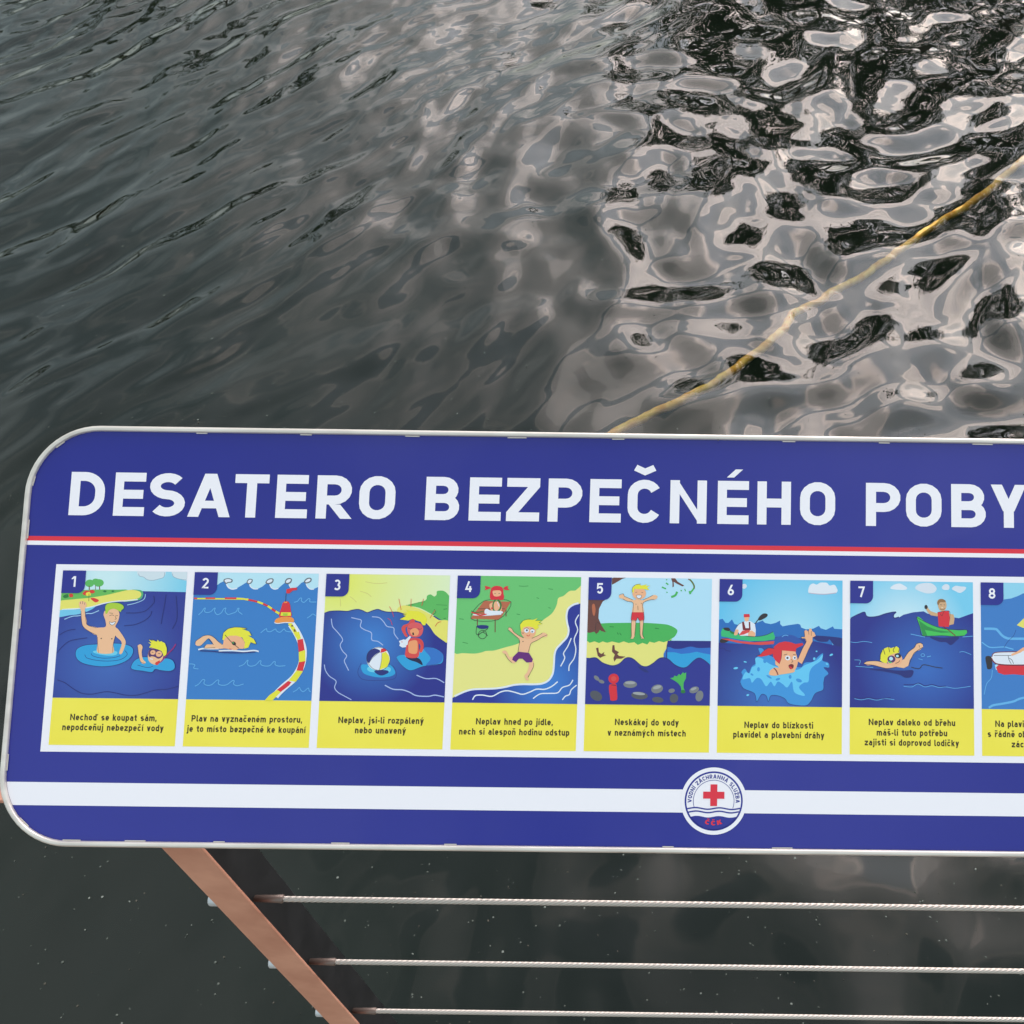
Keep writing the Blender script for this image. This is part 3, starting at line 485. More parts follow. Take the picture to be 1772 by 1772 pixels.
S skin 42.4,42.4 43.5,41.3 45.4,42.4 47.4,45.2 52.3,48.4 55.1,49.3 61.8,49.7 67.4,47.3 70.2,45.4 72.0,45.4 74.2,46.8 73.6,48.5 70.3,48.7 66.6,51.1 61.9,53.5 60.6,55.9 59.4,61.1 52.8,61.1 51.6,56.5 52.4,52.7 49.5,48.9 45.0,45.2
L ink 0.29 42.4,42.4 43.5,41.3 45.4,42.4 47.4,45.2 52.3,48.4 55.2,49.6
L ink 0.29 61.8,49.9 67.4,47.3 70.2,45.4
L ink 0.29 74.2,46.8 70.3,48.7 66.6,51.1 61.9,53.5 60.6,55.9 59.4,61.1
L ink 0.29 42.6,43.4 45.0,45.2 49.5,48.9 51.9,51.3 51.6,56.5 51.0,60.7
S skin 47.7,65.0 44.4,65.0 42.4,61.3 40.4,59.9 38.4,60.8 39.4,62.2 41.5,63.2 43.5,66.9 46.5,69.5 49.3,69.4
S skin 60.6,68.1 63.4,68.0 64.0,72.2 61.4,77.9 59.6,80.7 60.6,83.0 58.8,83.3 57.0,79.8 59.0,77.0 60.3,72.3
L ink 0.29 63.9,69.4 63.9,72.7 61.4,77.9 59.8,81.2
L ink 0.29 40.5,62.7 43.5,66.9 46.5,69.5
P purple 51.3,60.7 59.9,61.5 63.3,66.6 62.5,69.0 58.3,69.3 54.8,66.3 52.0,66.3 49.7,69.1 46.6,67.3 47.2,65.0
E skin2 58.9,44.6 5.92,5.73 0
P hairy 52.5,43.3 51.9,39.0 54.6,35.7 57.4,34.7 62.2,35.1 65.9,33.6 64.1,35.6 69.8,35.5 67.0,36.9 69.9,38.3 66.1,39.1 67.2,41.2 64.4,43.1 62.4,41.1 58.6,40.3 54.8,41.1 53.1,44.2
L dgreen 0.29 52.5,43.3 51.9,39.0 54.6,35.7 60.3,34.2
L dgreen 0.29 64.1,35.6 69.8,35.5
L dgreen 0.29 67.0,36.9 69.9,38.3
E white 57.3,43.7 1.91,1.72 0
E white 62.1,44.1 1.72,1.53 0
E ink 57.6,43.5 0.76,0.76 0
E ink 61.9,44.6 0.57,0.57 0
L ink 0.29 55.4,42.5 57.2,41.5 59.1,42.4
L ink 0.29 60.6,42.4 62.0,42.0 63.6,42.9
L ink 0.29 53.6,45.1 54.5,46.1 55.5,45.1
L red2 0.48 57.4,47.2 58.9,48.1 60.3,46.9
E ink 54.8,52.5 0.38,0.38 0
T 5
F sky_and_bank
P skyb5 -2.3,-1.1 104.6,-2.5 105.5,50.7 -0.7,52.0
S green5 -4.8,39.8 11.2,37.2 25.4,36.6 44.4,36.3 58.7,36.9 66.3,38.0 72.6,41.7 71.2,46.4 68.4,48.8 66.6,51.6 54.3,53.2 -4.4,53.9
P sand5 -2.6,51.8 68.4,48.8 66.1,50.7 64.8,56.8 64.6,66.2 64.7,71.9 -1.9,72.7
P green5 0.3,51.5 2.2,52.9 6.0,51.7 9.8,53.0 12.6,51.7 16.4,52.7 20.2,51.6 25.9,52.8 29.6,51.4 33.5,52.7 38.2,52.0 41.1,54.1 44.8,52.4 48.7,53.7 50.5,51.4 54.3,52.3 58.1,50.8 61.9,51.7 66.6,50.0 68.4,48.3 35.2,46.8 0.2,49.2
L dgreen 0.48 17.9,39.7 21.3,39.9
L dgreen 0.48 24.2,44.3 25.2,46.0
L dgreen 0.48 26.1,44.6 27.6,46.5
L dgreen 0.48 54.5,40.5 57.8,40.9
F tree
P brownd -1.7,17.0 15.4,16.8 11.7,19.7 9.0,25.4 8.7,33.0 11.3,38.7 15.2,44.3 11.4,43.4 10.0,42.4 9.1,44.3 7.2,45.8 5.7,43.9 2.0,44.9 -0.9,44.5
P brownd 18.7,0.6 22.5,-0.9 33.9,-1.1 27.3,0.9 21.7,4.3 18.9,5.8
S brownl 3.2,22.7 5.1,21.7 6.2,26.4 5.3,31.2 3.9,29.3
L ink 0.38 10.3,37.7 7.4,35.9
L ink 0.38 6.6,42.5 6.9,36.8
P brownd 66.4,-1.0 69.3,-1.0 72.2,2.7 77.5,5.7 76.1,6.5 71.3,4.2 68.9,2.8 69.2,6.6 68.0,7.4 67.9,3.3
L green5 1.34 75.0,-0.2 77.9,0.3 81.7,0.7 84.6,4.0 85.6,7.3 82.9,11.2
L green5 1.15 62.7,3.8 64.6,5.2
L green5 1.15 59.4,7.2 62.8,8.6
L green5 0.86 63.3,11.0 64.0,11.9
L green5 1.72 67.2,15.2 70.5,13.7 71.9,10.8
L green5 0.86 74.7,9.4 75.7,10.3
L green5 0.76 78.0,8.4 78.7,10.3
L green5 1.53 81.9,10.2 82.7,12.6
L green5 0.76 62.6,1.4 63.6,1.1
L brown 0.76 77.4,0.3 81.7,0.9 85.1,4.5 85.7,8.3
F roots
P brownd 7.5,57.1 9.4,56.6 9.8,60.3 11.9,61.7 14.3,60.1 13.8,62.0 15.9,62.6 13.4,63.6 11.1,64.8 9.1,63.2
P brownd 20.7,54.6 22.2,54.5 22.7,58.3 26.1,60.1 24.7,61.6 26.2,63.1 31.4,63.6 28.1,65.3 24.3,65.3 22.5,67.7 21.7,64.9 22.8,62.1 20.4,59.7
F water
P navy5 65.2,50.4 105.5,50.2 105.6,56.3 105.9,75.1 65.3,75.6
S blue5 64.8,55.9 70.5,56.8 76.2,56.7 83.8,54.9 90.4,56.0 105.6,56.3 105.8,65.7 65.1,66.2
P ripple 64.9,59.7 70.6,59.6 76.3,60.9 82.9,60.2 88.6,59.0 94.3,60.2 100.0,61.1 105.7,61.0 105.9,74.2 65.2,74.7
L navy 0.76 65.5,50.7 64.6,56.8 64.7,66.2
S blue5b -5.8,69.0 2.6,65.1 7.3,65.1 13.1,68.8 20.7,71.0 26.4,69.5 31.0,65.2 34.7,64.4 38.6,66.1 44.3,70.7 49.1,71.3 53.8,68.7 58.4,64.9 62.2,64.1 66.0,65.3 70.8,69.4 76.5,71.9 81.2,71.2 86.8,66.0 90.6,64.0 94.4,65.4 99.2,69.1 107.8,73.2 108.4,106.8 -4.6,108.2
L navy 0.76 0.8,67.5 4.5,65.1 8.3,65.2 13.1,68.8 20.7,71.0 26.4,69.5 31.0,65.2 34.7,64.4 38.6,66.1 44.3,70.7 49.1,71.3 53.8,68.7 58.4,64.9 62.2,64.1 66.0,65.3 70.8,69.4 76.5,71.9 81.2,71.2 86.8,66.0 90.6,64.0 94.4,65.4 99.2,69.1
S navy 41.5,71.2 47.2,73.0 50.6,75.8 47.3,75.8 43.5,73.5
F stones
E stone 8.7,81.0 2.67,1.53 40
E stone 12.6,83.7 2.48,1.34 20
E stone 35.8,85.6 5.54,2.87 0
E stoned 43.5,94.4 6.69,3.06 5
E stoned 8.7,95.0 5.25,3.63 30
E stone 57.5,89.0 4.78,3.44 -15
E stoned 58.2,97.6 4.58,2.29 5
E stone 69.2,90.3 2.58,1.72 -10
E stoned 71.2,96.3 3.44,3.63 20
E stone 87.3,89.4 4.01,2.48 -20
E stone 91.6,94.2 3.06,4.39 15
E stonel 35.7,84.4 4.20,1.15 0
E stonel 57.5,87.7 3.44,1.34 -15
E stonel 43.0,92.9 4.97,1.15 5
E stonel 86.8,88.6 2.48,0.96 -20
F bottle
E red2 22.4,81.3 4.20,4.01 0
E red3 22.4,81.3 2.10,1.91 0
S red2 19.1,86.5 21.1,85.5 24.4,85.6 25.3,91.0 25.7,97.1 24.3,98.5 20.6,98.6 19.7,94.8 18.9,90.2
L ink 0.48 20.7,86.3 24.5,86.6
F water_plant
P green5 67.7,80.3 70.6,79.8 71.0,78.3 73.4,78.8 74.7,76.9 76.2,77.8 78.0,75.4 79.0,76.4 80.6,75.6 80.5,80.1 78.7,83.9 78.6,87.6 80.0,90.8 77.4,91.3 76.4,86.7 74.0,83.9 71.1,82.1
E dgreen 78.4,90.9 1.91,1.34 0
F jumping_boy
S skin 24.8,14.3 26.7,13.8 28.6,13.3 29.1,14.9 32.5,16.4 36.3,18.0 40.1,17.2 44.0,18.1 48.7,15.9 51.5,14.4 53.4,13.6 55.8,14.4 55.8,16.3 53.5,17.5 49.7,17.8 44.5,20.7 45.0,28.8 36.2,28.9 36.4,20.3 31.6,19.0 27.8,17.1 25.4,16.5
L ink 0.29 24.8,14.3 26.7,13.3 28.6,13.3 29.1,14.9 32.5,16.4 36.3,18.0
L ink 0.29 27.8,17.1 31.6,19.0 36.4,20.3 36.4,27.9
L ink 0.29 44.7,27.8 44.3,20.7 49.7,17.8 53.5,17.3
L ink 0.29 44.4,17.9 48.7,15.9 52.4,13.9
P skin 35.5,33.6 39.1,33.6 38.8,40.2 38.5,46.8 37.2,49.2 35.3,49.2 35.7,46.8 35.5,40.2
P skin 42.0,33.5 45.3,33.5 45.0,40.1 44.7,45.8 45.9,48.8 43.8,49.1 42.6,45.8 42.4,40.1
L ink 0.29 35.5,34.1 35.5,40.2 35.8,46.8 35.1,48.9
L ink 0.29 39.0,34.0 38.8,40.2 38.3,46.8
L ink 0.29 42.2,34.0 42.6,40.1 43.0,46.7 44.7,49.0
L ink 0.29 45.3,34.0 44.9,40.1 44.7,45.8 46.1,48.6
P red2 35.8,27.9 45.2,27.8 45.5,34.0 42.0,34.5 40.5,32.1 39.2,34.5 35.2,34.1
L ink 0.29 35.8,27.9 35.2,34.1 39.2,34.5 40.5,32.1 42.0,34.5 45.5,34.0 45.2,27.8
E skin2 41.2,12.7 5.54,4.78 0
P hairy 35.5,11.8 35.6,8.0 38.4,5.6 40.8,5.1 42.7,6.2 47.5,5.2 46.1,6.7 49.9,6.1 47.5,7.8 49.5,9.7 47.1,9.5 43.7,8.8 39.9,9.1 37.1,8.9 36.4,12.3
L ink 0.29 35.5,11.8 35.6,8.0 38.4,5.6 42.2,5.0
L ink 0.29 38.1,11.9 39.5,11.5
L ink 0.29 42.9,11.7 44.3,11.9
S white 39.1,14.1 42.9,14.1 42.5,16.0 40.6,16.5 39.3,15.5
L ink 0.29 39.1,14.1 42.9,14.1 42.5,16.1 40.6,16.7 39.3,15.5 39.1,14.1
E ink 38.8,21.3 0.29,0.29 0
E ink 43.1,20.7 0.29,0.29 0
L ink 0.29 40.3,22.7 40.6,26.0
T 6
F sky
P skyg6 -2.9,-1.0 100.8,-1.9 101.0,43.7 -2.1,45.0
S cloud6 17.7,5.9 19.1,3.9 21.5,4.1 22.0,6.3 19.7,7.8
S white 72.2,9.9 73.1,4.7 76.0,2.7 78.9,3.6 81.7,2.0 84.6,1.8 87.4,2.1 89.4,4.2 93.2,3.5 95.1,5.8 95.9,8.7 93.2,10.6 83.7,11.2 76.0,10.8
L pink 0.57 72.7,10.4 78.9,11.1 86.5,11.2 94.7,10.1
F sea
P blue6 -2.8,33.7 2.9,32.2 5.3,35.5 7.7,35.5 10.5,32.6 12.5,36.3 16.3,37.2 21.0,36.2 30.5,35.2 35.3,33.2 37.2,35.1 42.0,36.0 45.8,35.0 49.5,33.0 49.6,35.9 51.5,37.7 56.2,36.7 63.9,35.5 65.8,36.1 66.7,38.5 70.6,39.9 76.3,39.3 81.0,36.9 82.4,38.8 86.7,40.1 92.4,37.2 93.4,39.1 101.0,39.5 101.1,64.5 -2.2,65.7
P seag6 -2.5,51.2 17.5,52.3 45.9,46.3 55.4,45.2 69.7,47.9 79.2,49.7 93.5,52.3 101.1,48.5 101.3,102.8 -1.5,104.1
S blue6b 42.1,50.1 47.8,46.3 55.4,44.3 63.0,46.1 69.7,52.6 61.2,55.6 46.0,55.7
L foamb 0.48 51.1,46.2 53.5,44.8 56.3,45.2
L foamb 0.48 85.8,46.8 89.6,46.2 91.5,49.5 92.5,52.3
L navy 0.57 0.5,56.3 4.3,55.8 6.2,57.7 10.0,58.1
S navy 76.3,45.0 80.1,49.2 87.7,49.6 89.6,47.7 92.5,51.4 95.4,52.8 101.1,53.2 101.0,47.5 93.4,45.7
F kayak
S ink 0.9,51.1 2.2,48.3 7.9,47.9 8.4,49.6 5.1,51.5
P red3 1.8,48.3 7.9,48.2 17.4,50.0 28.9,50.8 45.0,49.6 44.5,52.0 34.6,52.9 25.1,52.4 15.6,51.4 9.9,50.1
P kgreen 1.7,43.1 3.0,39.8 7.8,41.1 11.6,43.0 17.4,44.8 24.0,46.1 32.6,46.0 39.2,44.5 43.9,42.1 45.6,46.3 45.0,48.4 36.4,49.7 25.0,49.9 15.5,48.6 7.9,47.3 2.2,46.4
L ink 0.38 3.0,39.8 7.8,41.1 11.6,43.0 17.4,44.8 24.0,46.1 32.6,46.0 39.2,44.5 43.9,42.1
S ink 4.0,39.5 7.8,39.4 9.2,41.1 7.8,42.1 4.5,41.2
S dgreen 8.8,42.1 12.6,43.0 13.6,44.8 10.2,43.9
F paddler
P white 18.2,35.3 21.5,33.9 25.3,33.8 29.1,36.1 29.9,40.8 29.7,45.6 17.4,45.7 15.4,42.0 13.0,41.1 15.8,36.8
S skin2 13.5,41.1 15.9,41.0 15.0,44.8 12.4,45.0
P skin2 24.0,41.9 26.8,41.4 29.5,43.2 29.3,46.1 23.6,45.7
P maroon 18.6,34.6 20.1,34.2 21.6,39.5 24.4,39.5 24.1,34.5 25.3,34.5 25.7,40.9 22.1,41.4 19.4,41.0
P red3 19.2,41.5 25.4,40.9 24.5,42.8 20.2,44.7 16.4,45.3 17.4,43.7
P skin2 20.5,30.1 24.6,30.0 24.0,33.4 22.4,34.3 20.8,33.4
P red2 20.0,28.2 24.5,28.1 25.0,30.5 20.0,30.8
L ink 0.76 29.1,36.1 31.9,32.3
S ink 31.5,32.3 33.3,29.4 36.2,27.5 39.0,27.9 39.0,29.8 36.2,31.8 32.9,33.2
L ink 0.29 18.2,35.3 15.8,36.8 13.0,41.1
F splash
S splash 18.0,83.3 19.8,77.7 18.8,74.9 21.6,72.0 24.5,75.7 27.2,70.1 31.0,67.2 30.0,63.5 33.7,60.6 32.2,55.9 35.6,55.9 38.5,59.6 46.1,63.3 65.1,70.5 69.8,66.7 76.5,65.7 80.2,61.9 84.5,59.0 84.0,64.7 88.8,66.5 89.3,70.2 85.0,70.3 88.9,74.9 86.0,77.8 85.1,82.5 84.7,88.1 78.5,91.0 74.8,97.6 70.1,100.9 57.8,99.6 54.0,95.5 48.3,93.2 42.7,93.3 40.8,98.0 38.9,93.3 35.1,92.4 31.4,98.1 29.4,91.6 20.9,87.9
S splashl 19.8,80.5 22.1,74.8 25.4,75.7 27.2,71.0 30.1,69.1 30.0,63.5 34.7,63.4 38.5,66.2 46.2,69.8 63.2,72.4 69.8,68.6 79.3,64.7 84.0,60.0 83.1,64.7 76.5,69.5 73.7,74.2 72.8,81.7 69.0,82.7 65.3,86.5 70.0,92.0 68.2,93.0 61.5,90.2 59.6,81.9 55.8,86.6 52.0,83.8 48.2,82.0 45.4,85.8 42.5,82.1 38.8,85.9 34.9,80.3 31.1,79.4 27.4,83.2 25.5,79.5
E splash 32.5,72.4 1.15,1.72 0
E splash 37.6,65.7 1.34,1.72 0
E splash 27.3,76.6 1.34,0.76 30
E splash 48.2,80.1 1.91,0.96 -20
E splash 41.1,78.3 2.48,0.76 30
E splash 58.1,78.1 1.15,1.53 0
E splash 65.2,80.9 2.48,1.34 20
E splashl 21.7,66.6 1.34,0.57 10
E splashl 14.2,71.7 1.91,0.86 -10
E splashl 79.2,57.4 0.76,0.57 0
E splashl 91.1,60.1 1.53,0.76 -25
E splashl 77.4,63.4 0.96,1.15 20
E splashl 87.7,67.5 1.15,0.76 30
E splashl 24.2,93.0 1.15,0.76 -20
L navy 0.29 18.0,83.3 20.9,87.9 29.4,91.6 31.4,98.1 35.1,92.4 38.9,93.3 40.8,98.0 42.7,93.3 48.3,93.2 54.0,95.5 57.8,99.6 70.1,100.9 74.8,97.6 78.5,91.0 84.7,88.1 85.1,82.5 86.0,77.8
F swimming_girl
P skin2 66.8,46.1 69.7,46.0 69.1,41.3 70.6,40.3 72.5,41.7 73.4,38.9 74.8,39.3 75.8,41.7 77.2,42.1 78.4,45.0 75.8,46.4 75.9,49.7 72.6,56.4 69.8,63.0 67.5,67.7 63.7,65.4 65.0,62.1 67.8,55.5 70.8,49.8 69.7,47.4 67.3,47.2
L ink 0.29 63.7,65.4 65.0,62.1 67.8,55.5 70.8,49.8 69.7,47.4 67.3,47.2 66.8,46.1 69.7,46.0
L ink 0.29 75.9,49.7 72.6,56.4 69.8,63.0 67.5,67.7
L ink 0.29 69.1,41.3 69.6,45.1
L ink 0.29 72.5,40.3 73.0,44.1
L ink 0.29 74.8,41.2 74.9,45.0
S skin2 41.0,75.5 42.4,72.7 46.2,70.8 50.9,71.7 61.4,72.9 59.5,74.8 50.0,76.4 46.3,77.3 42.0,76.9
L maroon 0.86 44.8,71.3 46.7,73.1 48.3,76.6
S skin2 46.1,65.1 48.9,63.2 50.8,57.6 55.5,55.6 61.2,56.5 62.9,60.2 64.1,64.9 63.7,68.7 61.4,72.9 55.7,74.4 50.9,73.5 48.1,69.8 46.2,68.4
P red2 44.2,62.4 43.7,57.7 45.0,53.9 48.8,51.0 53.5,49.8 58.3,50.4 62.1,51.8 67.8,50.9 68.6,52.4 65.0,54.1 62.6,55.5 62.6,57.9 57.4,57.5 51.2,57.1 50.8,63.2 49.2,67.9 46.1,65.1
P red2 45.1,55.8 40.3,55.3 36.5,57.7 33.7,60.6 30.9,61.8 34.7,62.3 38.5,61.5 42.3,60.5 44.6,59.5
L ink 0.29 45.1,55.8 40.3,55.3 36.5,57.7 33.7,60.6 30.9,61.8
L ink 0.29 51.2,57.1 50.8,63.2 49.2,67.9
E white 56.0,63.0 2.10,1.91 0
E white 61.5,62.9 1.53,1.53 0
E ink 55.8,63.0 0.86,0.86 0
E ink 61.7,62.9 0.67,0.67 0
L ink 0.38 52.7,60.8 55.5,59.9
L ink 0.38 60.3,60.3 62.4,60.4
L ink 0.29 58.9,64.1 60.2,65.9 58.6,66.4
S maroon 56.8,68.8 58.9,67.8 60.8,68.7 60.4,71.1 58.5,72.0 57.1,70.6
S red2 57.3,69.7 59.0,70.2 59.9,71.4 58.5,71.8
T 7
F sky
P skyg7 -2.4,-1.0 103.0,-0.5 102.7,31.0 -2.2,32.3
S white 33.0,6.2 35.0,3.3 39.8,1.8 43.6,3.2 46.4,5.5 43.6,7.0
S cloud6 53.1,5.9 55.1,2.6 60.8,1.1 66.6,1.5 70.4,5.2 68.5,8.6 63.7,9.6 58.9,8.7
S cloud6 74.7,4.2 77.6,1.8 80.5,2.7 80.4,6.1 76.1,6.4
S cloud6 82.8,5.5 85.7,3.1 89.5,3.5 94.3,4.0 93.4,6.4 89.5,8.8 85.7,7.4
F sea
P seag7 -2.2,32.3 2.5,29.4 7.3,27.0 10.6,25.5 12.5,25.7 13.0,28.3 15.9,29.4 22.5,28.7 29.2,26.4 36.9,25.0 35.9,27.1 35.0,30.0 39.7,29.4 43.5,27.0 51.2,25.0 59.8,24.1 62.6,25.8 71.2,27.6 81.7,28.4 88.4,29.3 95.1,26.8 101.3,24.6 101.6,102.5 -1.9,103.7
L navy 0.96 -0.8,31.4 2.5,29.4 7.3,27.0 11.6,25.5 13.0,28.3 15.9,29.4 22.5,28.7 29.2,26.4 36.9,25.0 35.1,27.3 35.9,29.9 39.7,29.0
L foamb 0.38 -0.7,49.3 4.5,50.0 11.2,49.0 17.8,49.9
L foamb 0.48 49.2,42.6 55.9,43.9 60.7,44.8
L foamb 0.48 91.2,44.4 101.2,43.5
L foamb 0.38 88.7,56.7 92.0,56.2 98.2,58.5
L foamb 0.38 43.4,84.5 50.1,84.9 54.8,82.5 60.5,84.8 66.2,83.8 71.9,85.1 77.6,84.6 84.2,85.6 90.8,84.9 97.5,83.8
L navy 0.57 43.5,83.1 51.0,83.0 55.8,81.8 60.5,83.8 66.2,82.8 71.9,84.2 77.6,83.9
L foamb 0.38 3.7,94.8 9.4,95.7 15.1,94.7 21.7,95.8 28.3,94.5 35.9,95.3
L navy 0.48 2.8,93.4 9.4,94.4 15.1,93.7 22.6,94.8 33.0,93.5
S navy 64.5,44.7 75.9,45.1 88.3,44.4 85.4,48.3 81.6,51.1 77.8,48.8 72.1,48.4
F canoe
P cgreen 53.8,28.8 55.9,28.6 60.7,32.5 69.3,36.2 78.8,38.4 88.3,39.2 94.5,38.7 95.0,41.0 92.6,43.4 83.5,44.0 74.0,43.5 62.6,43.8 58.9,43.9 56.9,37.3
P cgreend 55.9,31.6 58.9,43.9 62.6,43.8 60.7,39.1 74.0,41.3 83.6,40.7 70.2,39.0 62.6,36.2
L ink 0.38 53.8,28.8 60.7,32.5 69.3,36.2 78.8,38.4 94.5,38.7 95.0,41.0
L ink 0.38 53.8,28.8 56.9,37.3 58.9,43.9 74.0,43.5 83.5,44.0 92.6,43.4
L maroon 0.76 74.0,35.2 79.7,38.9 85.4,43.5
F canoeist
P skintan 60.8,20.1 62.7,19.2 63.4,21.5 65.5,23.9 71.2,25.7 71.0,28.1 65.5,27.2 63.1,24.9 61.7,22.5
E ink 61.7,20.6 1.34,1.72 0
P skintan 80.3,25.6 84.1,26.5 84.8,29.8 84.1,34.1 79.8,35.3 75.5,34.7 75.5,33.2 80.7,32.7 81.2,29.8
P red2 71.0,24.8 75.1,23.8 80.3,23.5 81.0,29.8 80.2,36.5 71.9,36.1
L ink 0.29 71.0,24.8 80.3,23.5 81.0,29.8
L ink 0.29 73.1,25.7 74.6,27.6 76.0,24.2
S skintan 70.8,16.2 72.2,14.3 75.1,13.9 77.5,15.6 78.4,19.0 77.5,22.3 75.5,23.7 72.7,22.8 71.3,19.0
S haird 70.8,17.1 72.2,14.5 75.1,13.9 77.8,15.6 76.5,16.6 73.2,16.6 71.7,19.0
L ink 0.38 73.2,18.5 74.6,18.8
L ink 0.38 76.1,18.5 77.2,18.8
L ink 0.38 73.0,21.9 75.1,22.6 77.2,21.6
L skinlt 0.57 74.1,20.9 75.6,20.9
F swimmer
S navy 15.5,71.3 26.4,70.8 35.9,71.9 43.5,71.9 51.1,71.8 49.6,76.9 44.4,77.5 39.7,75.2 28.3,73.0
L ink 0.57 49.6,69.2 55.8,70.3 58.7,67.4 62.5,67.4 68.2,68.7 74.8,69.6
L foamb 0.38 4.6,69.0 11.2,69.4 18.8,69.8
P skin 11.2,66.6 14.0,65.0 21.6,64.6 26.4,65.5 32.1,66.8 39.7,65.3 43.5,62.9 47.3,57.2 52.1,53.4 53.8,50.5 56.8,49.6 58.7,50.5 59.2,52.8 56.8,55.2 54.0,56.2 51.1,59.1 48.2,63.8 47.3,68.0 43.5,70.0 37.8,69.1 30.2,70.4 24.5,69.3 18.8,67.9 14.0,68.0
L ink 0.38 11.2,66.6 14.0,65.0 21.6,64.6 27.3,65.8
L ink 0.38 11.2,67.1 18.8,67.9 24.5,69.3 30.2,70.4 37.8,69.1
L ink 0.38 43.5,62.9 47.3,57.2 52.1,53.4 53.8,50.5 56.8,49.6 58.9,50.7
L ink 0.38 58.9,53.1 54.0,56.2 51.1,59.1 47.3,68.0
L ink 0.29 55.9,51.5 56.3,53.3
E skin2 35.9,63.0 6.49,5.25 0
P hairy 24.5,64.1 24.3,59.9 25.9,56.1 28.3,54.2 31.1,53.2 33.0,54.1 37.8,52.6 40.2,54.5 39.7,57.8 35.9,58.3 32.1,59.8 30.7,62.1 29.7,66.4 26.4,65.5
L ink 0.48 24.5,63.2 24.7,59.4 26.2,56.1
L ink 0.48 26.9,54.7 28.3,59.3
L ink 0.48 31.1,52.7 32.1,57.4
L ink 0.48 36.8,52.6 34.9,55.5 35.9,57.4
L ink 0.48 40.2,53.5 39.2,57.3
E mask 33.5,62.9 3.25,2.87 0
E skyp 33.2,62.6 1.53,1.53 0
E ink 38.7,60.2 2.67,1.91 10
E skyp 38.3,60.4 1.15,0.96 0
S kgreen 30.7,64.5 34.0,65.4 32.1,66.1
L ink 0.38 36.8,66.3 39.2,65.3 40.2,63.9
E4 foamb 58.9,59.4 1.53,1.15 0
L foamb 0.57 62.3,60.8 65.4,60.0
L foamb 0.38 55.4,62.3 58.7,63.2
L foamb 0.38 3.6,63.9 8.3,64.3 7.4,67.6
T 8
F sky_and_waves
P skyb8 -0.9,-0.0 59.6,-0.3 59.5,5.4 34.5,8.6 30.6,10.6 26.8,12.5 19.1,14.0 -1.0,14.3
P blue8 -0.6,18.6 19.1,13.6 24.9,12.7 30.6,10.6 35.4,8.4 59.5,2.5 57.8,103.5 -1.4,104.2
L foamb 1.91 0.5,37.6 11.2,37.6 14.0,39.3 16.9,42.6 20.6,44.7 26.4,45.3 58.8,44.6
L foamb 0.86 0.6,48.4 5.3,51.7 9.1,52.6 18.6,52.0 22.4,52.9 26.2,53.8
L foamb 1.72 3.8,102.3 8.6,99.0 16.2,97.5 25.7,95.5 33.3,92.6 58.0,88.6
L navy 0.29 28.4,38.2 26.4,42.9 21.6,47.7 18.6,52.5
L foamb 0.48 2.1,90.2 4.1,81.8 7.9,77.0 8.9,70.5
P sand 29.2,34.3 34.2,29.5 59.4,8.3 58.9,37.8 34.1,36.4
F motor_boat
S ink 3.5,60.2 7.6,59.7 8.8,62.9 8.5,69.1 5.1,70.0 4.2,66.8
P skyp 10.9,66.7 13.7,65.7 14.6,71.3 11.8,70.4
P red2 11.8,68.5 13.7,66.6 26.1,67.0 58.4,67.0 58.3,73.6 33.6,74.4 26.0,73.8 18.4,74.3 13.6,72.7
S white 8.3,61.5 9.5,57.8 13.8,56.5 26.2,55.9 58.6,54.8 58.4,65.6 26.1,66.3 13.7,65.7 9.9,63.9
L maroon 0.96 8.3,61.1 9.9,63.9 13.7,65.9 26.1,66.5 58.4,65.7
L maroon 0.67 8.6,60.1 9.8,57.5 13.8,56.3 26.2,55.8 58.6,54.6
L ink 0.38 10.0,59.0 24.3,58.8
L inkl 0.48 21.9,59.0 22.3,61.8 24.2,65.6
L inkl 0.48 22.3,60.9 24.7,62.3 26.1,65.5
P skin2 24.3,57.6 29.1,55.6 33.9,52.3 58.8,43.4 58.7,49.1 34.8,55.1 29.0,57.5 24.7,59.2
P white 28.1,58.9 33.8,55.1 58.7,49.1 58.4,65.1 28.0,65.1
"""

